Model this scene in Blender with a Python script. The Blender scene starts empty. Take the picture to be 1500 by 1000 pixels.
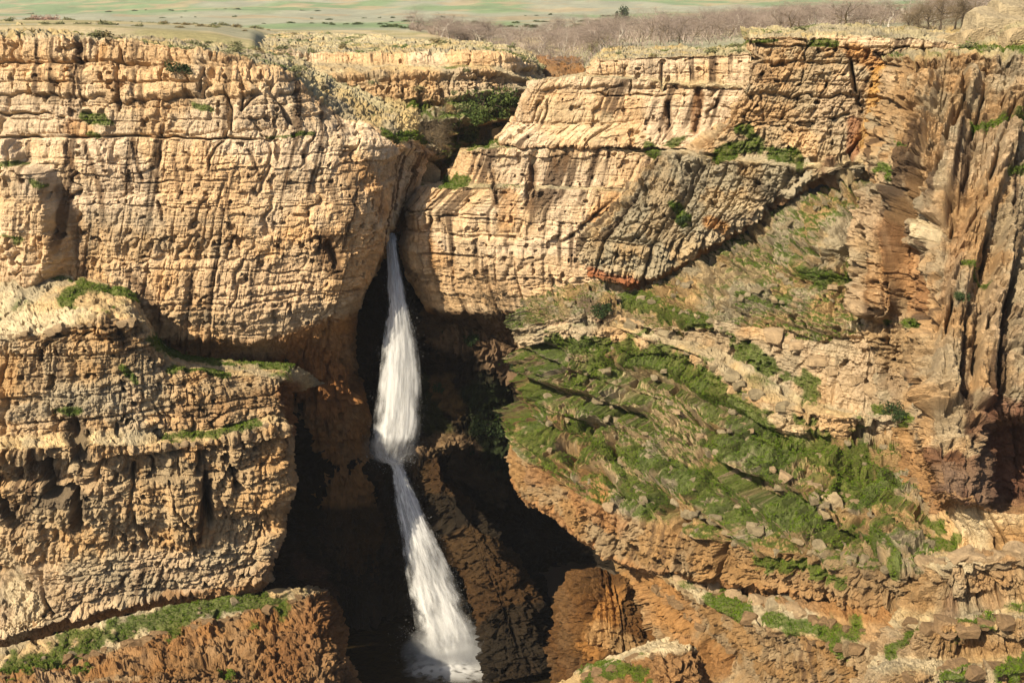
import bpy, math, random
import numpy as np
from mathutils import Vector

random.seed(7)
RNG = np.random.default_rng(11)
scene = bpy.context.scene
COL = scene.collection

# ------------------------------------------------------------------ camera, sky, sun, exposure
FPX, PITCH = 1440.0, math.radians(18.8)          # focal length in pixels of a 1500 wide frame
cam = bpy.data.cameras.new('camera')
cam.sensor_width = 36.0
cam.lens = 36.0 * FPX / 1500.0
cam.clip_start, cam.clip_end = 0.5, 9000.0
cam_ob = bpy.data.objects.new('camera', cam)
COL.objects.link(cam_ob)
cam_ob.location = (0, 0, 0)
cam_ob.rotation_euler = (math.radians(90) - PITCH, 0, 0)
scene.camera = cam_ob

SUN_D = Vector((0.54, 0.53, -0.65)).normalized()     # the way sunlight travels
world = bpy.data.worlds.new('World')
scene.world = world
world.use_nodes = True
wn = world.node_tree.nodes
wl = world.node_tree.links
sky = wn.new('ShaderNodeTexSky')
sky.sky_type = 'NISHITA'
sky.sun_disc = False
sky.sun_elevation = math.asin(-SUN_D.z)
sky.sun_rotation = math.atan2(-SUN_D.x, -SUN_D.y)
sky.dust_density = 2.0
sky.air_density = 1.0
wl.new(sky.outputs[0], wn['Background'].inputs[0])
wn['Background'].inputs[1].default_value = 0.07
sun = bpy.data.lights.new('sun', 'SUN')
sun.energy = 5.0
sun.angle = math.radians(0.5)
sun.color = (1.0, 0.87, 0.66)
sun_ob = bpy.data.objects.new('sun', sun)
COL.objects.link(sun_ob)
sun_ob.rotation_euler = SUN_D.to_track_quat('-Z', 'Y').to_euler()
scene.view_settings.view_transform = 'Standard'
scene.view_settings.look = 'None'
scene.view_settings.gamma = 1.0
scene.view_settings.use_curve_mapping = False
scene.view_settings.exposure = 0.95
HAZE = 0.0001
scene.cycles.max_bounces = 5
scene.cycles.diffuse_bounces = 3
scene.cycles.transparent_max_bounces = 16

# ------------------------------------------------------------------ pixel <-> world
CT, ST = math.cos(PITCH), math.sin(PITCH)

def unproject(px, py, Y):
    xc, yc = (px - 750.0) / FPX, (500.0 - py) / FPX
    den = CT + yc * ST
    return np.stack([Y * xc / den, Y + 0 * px, Y * (yc * CT - ST) / den], -1)

def project(P):
    x, y, z = P[..., 0], P[..., 1], P[..., 2]
    d = y * CT - z * ST
    u = (y * ST + z * CT)
    return 750 + FPX * x / d, 500 - FPX * u / d

def depth_of(px, py, d):
    """d > 0 is the forward distance itself, d < 0 a height."""
    if d > 0:
        return d
    yc = (500.0 - py) / FPX
    return d * (CT + yc * ST) / (yc * CT - ST)

# ------------------------------------------------------------------ noise
def _hash(ix, iy, iz, seed):
    h = (ix.astype(np.int64) * 374761393 + iy.astype(np.int64) * 668265263 + iz.astype(np.int64) * 1440662683 + seed * 974634777) & 0xffffffff
    h = ((h ^ (h >> 13)) * 1274126177) & 0xffffffff
    h = ((h ^ (h >> 16)) * 2246822519) & 0xffffffff
    return ((h ^ (h >> 15)) & 0xffffff).astype(np.float32) / np.float32(0xffffff)

def hash2(a, b, seed=0):
    return _hash(np.asarray(a), np.asarray(b), np.zeros_like(np.asarray(a)), seed)

def vnoise3(x, y, z, seed=0):
    xi, yi, zi = np.floor(x).astype(np.int64), np.floor(y).astype(np.int64), np.floor(z).astype(np.int64)
    fx, fy, fz = (x - xi).astype(np.float32), (y - yi).astype(np.float32), (z - zi).astype(np.float32)
    fx, fy, fz = fx * fx * (3 - 2 * fx), fy * fy * (3 - 2 * fy), fz * fz * (3 - 2 * fz)
    r = 0
    for dz in (0, 1):
        a = 0
        for dy in (0, 1):
            c0 = _hash(xi, yi + dy, zi + dz, seed)
            c1 = _hash(xi + 1, yi + dy, zi + dz, seed)
            v = c0 + (c1 - c0) * fx
            a = a + v * (fy if dy else 1 - fy)
        r = r + a * (fz if dz else 1 - fz)
    return r

def vnoise2(x, y, seed=0):
    xi, yi = np.floor(x).astype(np.int64), np.floor(y).astype(np.int64)
    fx, fy = (x - xi).astype(np.float32), (y - yi).astype(np.float32)
    fx, fy = fx * fx * (3 - 2 * fx), fy * fy * (3 - 2 * fy)
    a, b = hash2(xi, yi, seed), hash2(xi + 1, yi, seed)
    c, d = hash2(xi, yi + 1, seed), hash2(xi + 1, yi + 1, seed)
    return (a + (b - a) * fx) * (1 - fy) + (c + (d - c) * fx) * fy

def fbm2(x, y, oct=4, seed=0, gain=0.5):
    s, a, t = 0, 1.0, 0
    for i in range(oct):
        s = s + a * vnoise2(x, y, seed + i)
        t += a
        x, y, a = x * 2.03 + 17.1, y * 2.03 + 3.7, a * gain
    return s / t

def fbm3(P, sc, oct=4, seed=0, gain=0.5):
    x, y, z = P[..., 0] * sc, P[..., 1] * sc, P[..., 2] * sc
    s, a, t = 0, 1.0, 0
    for i in range(oct):
        s = s + a * vnoise3(x, y, z, seed + i)
        t += a
        x, y, z, a = x * 2.03 + 5.2, y * 2.03 + 1.3, z * 2.03 + 8.8, a * gain
    return s / t

def worley2(x, y, seed):
    """nearest of jittered cells: (hash of the cell, offset x, offset y, distance to the border)"""
    xi, yi = np.floor(x).astype(np.int64), np.floor(y).astype(np.int64)
    d1 = np.full(x.shape, 9., np.float32); d2 = d1.copy()
    ox, oy, ia, ib = d1 * 0, d1 * 0, xi * 0, xi * 0
    for a in (-1, 0, 1):
        for b in (-1, 0, 1):
            ca, cb = xi + a, yi + b
            dx = (x - ca - 0.1 - 0.8 * hash2(ca, cb, seed)).astype(np.float32); dy = (y - cb - 0.1 - 0.8 * hash2(ca, cb, seed + 1)).astype(np.float32)
            d = np.hypot(dx, dy)
            m = d < d1
            d2 = np.where(m, d1, np.minimum(d2, d))
            ox, oy, ia, ib = np.where(m, dx, ox), np.where(m, dy, oy), np.where(m, ca, ia), np.where(m, cb, ib)
            d1 = np.where(m, d, d1)
    return ia, ib, ox, oy, d2 - d1

def sstep(a, b, x):
    t = np.clip((x - a) / (b - a), 0, 1)
    return t * t * (3 - 2 * t)

# ------------------------------------------------------------------ materials
def new_mat(name):
    m = bpy.data.materials.new(name)
    m.use_nodes = True
    nt = m.node_tree
    return m, nt.nodes, nt.links, nt.nodes['Principled BSDF']

def rock_material():
    m, N, L, b = new_mat('weathered_rock')
    at = N.new('ShaderNodeAttribute'); at.attribute_name = 'alb'
    wet = N.new('ShaderNodeAttribute'); wet.attribute_name = 'wet'
    tc = N.new('ShaderNodeTexCoord')
    n1 = N.new('ShaderNodeTexNoise'); n1.inputs['Scale'].default_value = 1.5; n1.inputs['Detail'].default_value = 8; n1.inputs['Roughness'].default_value = 0.75
    n2 = N.new('ShaderNodeTexNoise'); n2.inputs['Scale'].default_value = 9.0; n2.inputs['Detail'].default_value = 3
    L.new(tc.outputs['Object'], n1.inputs['Vector']); L.new(tc.outputs['Object'], n2.inputs['Vector'])
    mr = N.new('ShaderNodeMapRange'); mr.inputs['From Min'].default_value = 0.28; mr.inputs['From Max'].default_value = 0.72
    mr.inputs['To Min'].default_value = 0.62; mr.inputs['To Max'].default_value = 1.3
    L.new(n1.outputs['Fac'], mr.inputs['Value'])
    mul = N.new('ShaderNodeVectorMath'); mul.operation = 'SCALE'
    L.new(at.outputs['Color'], mul.inputs[0]); L.new(mr.outputs[0], mul.inputs['Scale'])
    L.new(mul.outputs[0], b.inputs['Base Color'])
    add = N.new('ShaderNodeMath'); add.operation = 'ADD'
    L.new(n1.outputs['Fac'], add.inputs[0]); L.new(n2.outputs['Fac'], add.inputs[1])
    bp = N.new('ShaderNodeBump'); bp.inputs['Strength'].default_value = 0.9; bp.inputs['Distance'].default_value = 0.28
    L.new(add.outputs[0], bp.inputs['Height']); L.new(bp.outputs[0], b.inputs['Normal'])
    ro = N.new('ShaderNodeMapRange'); ro.inputs['To Min'].default_value = 0.95; ro.inputs['To Max'].default_value = 0.45
    L.new(wet.outputs['Fac'], ro.inputs['Value']); L.new(ro.outputs[0], b.inputs['Roughness'])
    b.inputs['Specular IOR Level'].default_value = 0.15
    return m

def leaf_material(name, c1, c2, scale=3.0, trans=0.25):
    m, N, L, b = new_mat(name)
    g = N.new('ShaderNodeNewGeometry')
    oi = N.new('ShaderNodeObjectInfo')
    n = N.new('ShaderNodeTexNoise'); n.inputs['Scale'].default_value = scale; n.inputs['Detail'].default_value = 2
    L.new(g.outputs['Position'], n.inputs['Vector'])
    a = N.new('ShaderNodeMath'); a.operation = 'ADD'
    L.new(n.outputs['Fac'], a.inputs[0])
    s = N.new('ShaderNodeMath'); s.operation = 'MULTIPLY_ADD'; s.inputs[1].default_value = 0.4; s.inputs[2].default_value = -0.2
    L.new(g.outputs['Random Per Island'], s.inputs[0]); L.new(s.outputs[0], a.inputs[1])
    r = N.new('ShaderNodeValToRGB')
    r.color_ramp.elements[0].position = 0.25; r.color_ramp.elements[0].color = (*c1, 1)
    r.color_ramp.elements[1].position = 0.8; r.color_ramp.elements[1].color = (*c2, 1)
    L.new(a.outputs[0], r.inputs[0])
    L.new(r.outputs[0], b.inputs['Base Color'])
    b.inputs['Roughness'].default_value = 0.8
    b.inputs['Specular IOR Level'].default_value = 0.15
    if trans:
        t = N.new('ShaderNodeBsdfTranslucent'); L.new(r.outputs[0], t.inputs[0])
        mx = N.new('ShaderNodeMixShader'); mx.inputs[0].default_value = trans
        L.new(b.outputs[0], mx.inputs[1]); L.new(t.outputs[0], mx.inputs[2])
        L.new(mx.outputs[0], N['Material Output'].inputs['Surface'])
    return m

M_ROCK = rock_material()
M_GRASS = leaf_material('green_grass', (0.042, 0.082, 0.004), (0.105, 0.155, 0.008), 0.22, 0.15)
M_BUSH = leaf_material('bush_leaves', (0.03, 0.05, 0.012), (0.10, 0.13, 0.03), 0.5)
M_BUSHDRY = leaf_material('dry_bush', (0.16, 0.13, 0.06), (0.34, 0.27, 0.13), 0.4, 0.1)
M_BUSHPALE = leaf_material('pale_scrub', (0.11, 0.12, 0.05), (0.24, 0.23, 0.11), 0.4, 0.1)
M_TREEDARK = leaf_material('dark_leaves', (0.02, 0.04, 0.012), (0.06, 0.085, 0.03), 0.4)
M_WILLOW = leaf_material('willow_leaves', (0.20, 0.20, 0.06), (0.34, 0.33, 0.12), 0.4)
M_TWIG = leaf_material('grey_twigs', (0.15, 0.115, 0.095), (0.36, 0.29, 0.235), 0.15, 0.0)
M_TWIGB = leaf_material('brown_twigs', (0.08, 0.06, 0.035), (0.2, 0.15, 0.09), 0.3, 0.0)
M_BARK = leaf_material('pale_bark', (0.34, 0.29, 0.23), (0.55, 0.5, 0.42), 0.5, 0.0)
M_BARKD = leaf_material('dark_bark', (0.05, 0.04, 0.03), (0.12, 0.09, 0.06), 0.5, 0.0)

# ------------------------------------------------------------------ object helpers
def tag(o, label=None, cat=None, group=None, kind=None):
    if label: o['label'] = label
    if cat: o['category'] = cat
    if group: o['group'] = group
    if kind: o['kind'] = kind
    return o

def empty(name, loc=(0, 0, 0)):
    o = bpy.data.objects.new(name, None)
    o.empty_display_size = 0.5
    o.location = loc
    COL.objects.link(o)
    return o

def mesh_obj(name, V, F, mat, parent=None, attrs=None, smooth=True, quads=True):
    """V (n,3) array, F (m,k) int array."""
    V = np.asarray(V, np.float32); F = np.asarray(F, np.int32)
    me = bpy.data.meshes.new(name)
    k = F.shape[1]
    me.vertices.add(len(V)); me.vertices.foreach_set('co', V.ravel())
    me.loops.add(F.size); me.loops.foreach_set('vertex_index', F.ravel())
    me.polygons.add(len(F))
    me.polygons.foreach_set('loop_start', np.arange(0, F.size, k, dtype=np.int32))
    me.polygons.foreach_set('use_smooth', np.full(len(F), smooth))
    for an, (ty, data) in (attrs or {}).items():
        a = me.attributes.new(an, ty, 'POINT')
        a.data.foreach_set('color' if ty == 'FLOAT_COLOR' else 'value', np.asarray(data, np.float32).ravel())
    me.update(calc_edges=True)
    me.materials.append(mat)
    o = bpy.data.objects.new(name, me)
    COL.objects.link(o)
    if parent is not None:
        o.parent = parent
    return o

# ------------------------------------------------------------------ traced marks, in pixels of the photograph
def stroke_dist(px, py, pts):
    """distance in pixels to a polyline and position along it"""
    best = np.full(px.shape, 1e9, np.float32)
    for (x0, y0), (x1, y1) in zip(pts[:-1], pts[1:]):
        dx, dy = x1 - x0, y1 - y0
        t = np.clip(((px - x0) * dx + (py - y0) * dy) / (dx * dx + dy * dy + 1e-9), 0, 1)
        best = np.minimum(best, np.hypot(px - x0 - t * dx, py - y0 - t * dy))
    return best

GROOVES = {
 'A': [([(-40, 201), (20, 201), (120, 200), (220, 200), (300, 202), (400, 204)], 1.6, 1.5),
       ([(-40, 88), (30, 88), (90, 88), (170, 90), (215, 88)], 1.7, 1.0), ([(60, 118), (180, 119), (300, 118)], 1.3, .5),
       ([(-40, 165), (20, 164), (72, 166)], 1.6, 1.1), ([(150, 267), (300, 267), (480, 269)], 1.2, .45), ([(60, 241), (200, 240), (350, 241)], 1.0, .3),
       ([(30, 55), (28, 80)], 3, .8), ([(22, 88), (12, 128)], 1.6, .8), ([(97, 84), (104, 92), (116, 118)], 3, 1.0),
       ([(143, 60), (140, 86)], 2.5, 1.4), ([(172, 60), (178, 86)], 2, .9), ([(172, 92), (172, 160)], 2.2, .8), ([(238, 88), (236, 118)], 1.6, .9),
       ([(296, 96), (290, 132)], 1.8, .9), ([(350, 98), (358, 125), (352, 158)], 1.8, 1.0), ([(396, 115), (375, 140), (352, 160)], 1.8, .8),
       ([(400, 118), (398, 128), (415, 148), (432, 175)], 4.5, 3.2), ([(245, 150), (238, 180), (232, 196)], 2.0, 1.0), ([(118, 130), (115, 160)], 1.8, .6),
       ([(122, 163), (130, 163)], 3, 1.5), ([(365, 222), (372, 238), (380, 262)], 2.0, .5), ([(255, 228), (262, 275)], 1.8, .4),
       ([(230, 295), (238, 325)], 2, .5), ([(240, 352), (254, 385)], 1.6, .5), ([(195, 210), (205, 260)], 1.6, .35),
       ([(130, 300), (330, 305), (520, 300)], 1.0, .3), ([(200, 392), (340, 397), (500, 400)], 1.2, .4), ([(290, 418), (420, 415), (530, 408)], 1.1, .35),
       ([(320, 435), (540, 425)], 1.2, .4), ([(270, 487), (400, 490), (520, 470)], 1.2, .5), ([(398, 455), (402, 480)], 2, .6), ([(478, 360), (495, 385)], 6, 1.2)],
 'B': [([(195, 690), (193, 740), (196, 775), (210, 800)], 2.6, 2.2), ([(250, 705), (258, 740), (275, 765)], 2.0, 1.3), ([(300, 700), (305, 745), (308, 765)], 5, 3.0),
       ([(343, 690), (346, 712)], 4, 2.0), ([(40, 735), (110, 720), (110, 770)], 5, 2.2), ([(62, 690), (70, 720)], 5, 2.2), ([(0, 740), (15, 770)], 7, 2.0),
       ([(105, 625), (118, 665)], 8, 2.4), ([(165, 470), (185, 500)], 4, 1.4), ([(0, 585), (70, 590), (70, 610)], 3, 1.4), ([(235, 560), (240, 610), (220, 630)], 3, 1.4),
       ([(55, 835), (60, 880), (80, 900)], 2, 1.0), ([(0, 845), (55, 836)], 1.8, .8), ([(150, 880), (280, 855), (400, 820)], 1.5, .8), ([(270, 660), (340, 652), (400, 640)], 1.5, .7),
       ([(255, 655), (280, 672)], 3, 1.4), ([(375, 790), (400, 770)], 1.5, .8)],
 'C': [([(335, 950), (325, 990)], 5, 1.2), ([(250, 965), (330, 945), (420, 905)], 2, .8), ([(80, 975), (200, 955)], 2, .5)],
 'E': [([(700, 212), (745, 215), (850, 217), (962, 219)], 1.6, 1.6), ([(775, 137), (860, 137), (975, 140)], 1.2, .5), ([(730, 182), (860, 182), (985, 184)], 1.1, .35),
       ([(680, 275), (780, 275), (910, 278)], 1.3, .7), ([(594, 308), (632, 308)], 1.6, 1.2), ([(640, 315), (700, 316)], 1.2, .4),
       ([(968, 95), (971, 118), (975, 130)], 2.4, 1.0), ([(980, 150), (980, 185), (974, 205)], 2.4, 1.2), ([(775, 135), (800, 115)], 1.8, .7), ([(806, 135), (822, 114)], 1.8, .7), ([(862, 90), (864, 110)], 1.6, .7),
       ([(783, 225), (775, 290), (770, 310)], 4, 1.0), ([(720, 240), (728, 300)], 2, .7), ([(805, 140), (790, 200), (785, 225)], 1.5, .5),
       ([(785, 152), (780, 180)], 1.5, .5), ([(925, 118), (926, 138)], 1.6, .6), ([(1025, 133), (1030, 150), (1020, 190)], 4, 1.1),
       ([(945, 225), (910, 282), (850, 335), (760, 400)], 2.2, .8), ([(620, 372), (720, 378)], 1.3, .7), ([(660, 385), (665, 415)], 2, .8), ([(615, 416), (680, 417)], 1.5, .8), ([(770, 423), (860, 425)], 1.5, .7)],
 'F': [([(1240, 66), (1246, 95), (1252, 125), (1262, 165), (1262, 200), (1240, 228), (1215, 236), (1160, 234)], 2.4, 2.6),
       ([(1100, 66), (1180, 68), (1240, 70), (1330, 69)], 1.4, 1.4), ([(1090, 82), (1085, 140), (1062, 182)], 2.2, 1.3), ([(1085, 180), (1180, 178), (1245, 168)], 1.3, .7),
       ([(1005, 226), (1050, 228)], 1.6, 1.2), ([(1105, 122), (1240, 124)], 1.1, .4), ([(1178, 72), (1178, 160)], 1.5, .5), ([(1115, 140), (1120, 205)], 2, .6),
       ([(1128, 255), (1124, 300)], 2.5, .8), ([(1075, 262), (1105, 262)], 1.5, .8), ([(1100, 280), (1130, 310)], 3.5, 1.0), ([(1015, 270), (1010, 330)], 2, .8)],
 'G': [([(1285, 168), (1350, 172), (1420, 170), (1510, 182)], 2.2, 1.5), ([(1330, 248), (1400, 236), (1500, 243)], 2.2, 1.4), ([(1370, 338), (1450, 342), (1510, 335)], 2.2, 1.2), ([(1360, 470), (1430, 462), (1500, 470)], 2.0, 1.0), ([(1330, 80), (1318, 160), (1300, 240)], 2.6, 1.9), ([(1372, 75), (1360, 150), (1352, 175)], 2.2, 1.5), ([(1415, 130), (1392, 200), (1375, 260)], 2.6, 2.0), ([(1448, 75), (1440, 140), (1420, 200)], 2.4, 1.8), ([(1485, 150), (1462, 220), (1440, 300)], 3, 2.2), ([(1345, 260), (1330, 330), (1325, 450)], 3, 2.2), ([(1455, 330), (1432, 430), (1425, 560)], 2.6, 2.0), ([(1480, 420), (1465, 520), (1458, 590)], 2.6, 1.8), ([(1395, 440), (1378, 520), (1368, 610)], 2.6, 2.2), ([(1430, 200), (1405, 300), (1390, 345)], 2.4, 1.6), ([(1505, 300), (1490, 400), (1480, 480)], 3, 2), ([(1290, 350), (1282, 440)], 2.4, 1.6),
       ([(1262, 165), (1262, 215)], 4, 1.5), ([(1398, 160), (1385, 220), (1355, 300)], 3, 1.2), ([(1475, 240), (1420, 330), (1400, 420)], 2.5, 1.0), ([(1410, 460), (1395, 540), (1380, 600)], 2.2, 1.6),
       ([(1440, 300), (1420, 420), (1412, 500)], 2, .8), ([(1270, 130), (1280, 210)], 3, 1.3)],
 'H': [([(930, 545), (1000, 585), (1040, 630), (1060, 660)], 3, 1.6), ([(1060, 700), (1130, 722), (1200, 745)], 3, 1.8), ([(820, 640), (880, 690), (930, 735)], 3, 1.6), ([(1000, 760), (1100, 780), (1200, 800)], 3, 1.6), ([(940, 450), (1020, 490), (1090, 545)], 2.5, 1.4), ([(1010, 420), (1100, 390), (1180, 340)], 2.5, 1.4), ([(1060, 440), (1150, 400), (1240, 360)], 2.5, 1.4), ([(1110, 350), (1190, 300), (1250, 260)], 2.5, 1.2), ([(1045, 555), (1080, 590), (1110, 620)], 4, 1.0), ([(872, 572), (885, 590), (898, 615), (894, 650), (905, 682)], 4.0, 2.4), ([(950, 590), (985, 640)], 2.5, 1.2), ([(800, 575), (840, 600)], 2.5, 1.2), ([(940, 705), (965, 750)], 2.5, 1.2),
       ([(1150, 570), (1180, 590), (1185, 640)], 3, 1.4), ([(855, 470), (900, 475)], 4, 1.0), ([(1140, 490), (1140, 515)], 2, 1.0)],
 'J': [([(1085, 930), (1080, 960)], 2.5, 1.2), ([(1020, 880), (1035, 920)], 2.0, 1.0), ([(1050, 940), (1060, 990)], 2, 1.0)],
}
BUMPS = {
 'A': [([(45, 280), (50, 330), (58, 370)], 38, 2.6), ([(5, 220), (10, 232)], 24, 1.6)],
 'G': [([(1300, 300), (1295, 380), (1290, 445)], 26, 3.6), ([(1350, 290), (1345, 350)], 14, 1.2), ([(1362, 115), (1345, 170), (1325, 285)], 13, 1.5), ([(1420, 112), (1400, 180), (1372, 310)], 14, 1.8), ([(1478, 200), (1440, 300), (1405, 420), (1375, 590)], 15, 2.2), ([(1490, 330), (1455, 450), (1432, 590)], 13, 1.8), ([(1498, 115), (1478, 170)], 15, 1.4)],
 'B': [([(265, 690), (270, 780)], 24, 0.8)],
}
ORG, PALE, STAIN_SHADE, BLK, REDB, GREYB = (0.42, 0.20, 0.055), (0.52, 0.42, 0.26), (0.14, 0.08, 0.04), (0.05, 0.035, 0.025), (0.13, 0.06, 0.035), (0.27, 0.235, 0.165)  # the dark brown serves drip stains and painted cast shadows alike
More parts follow.
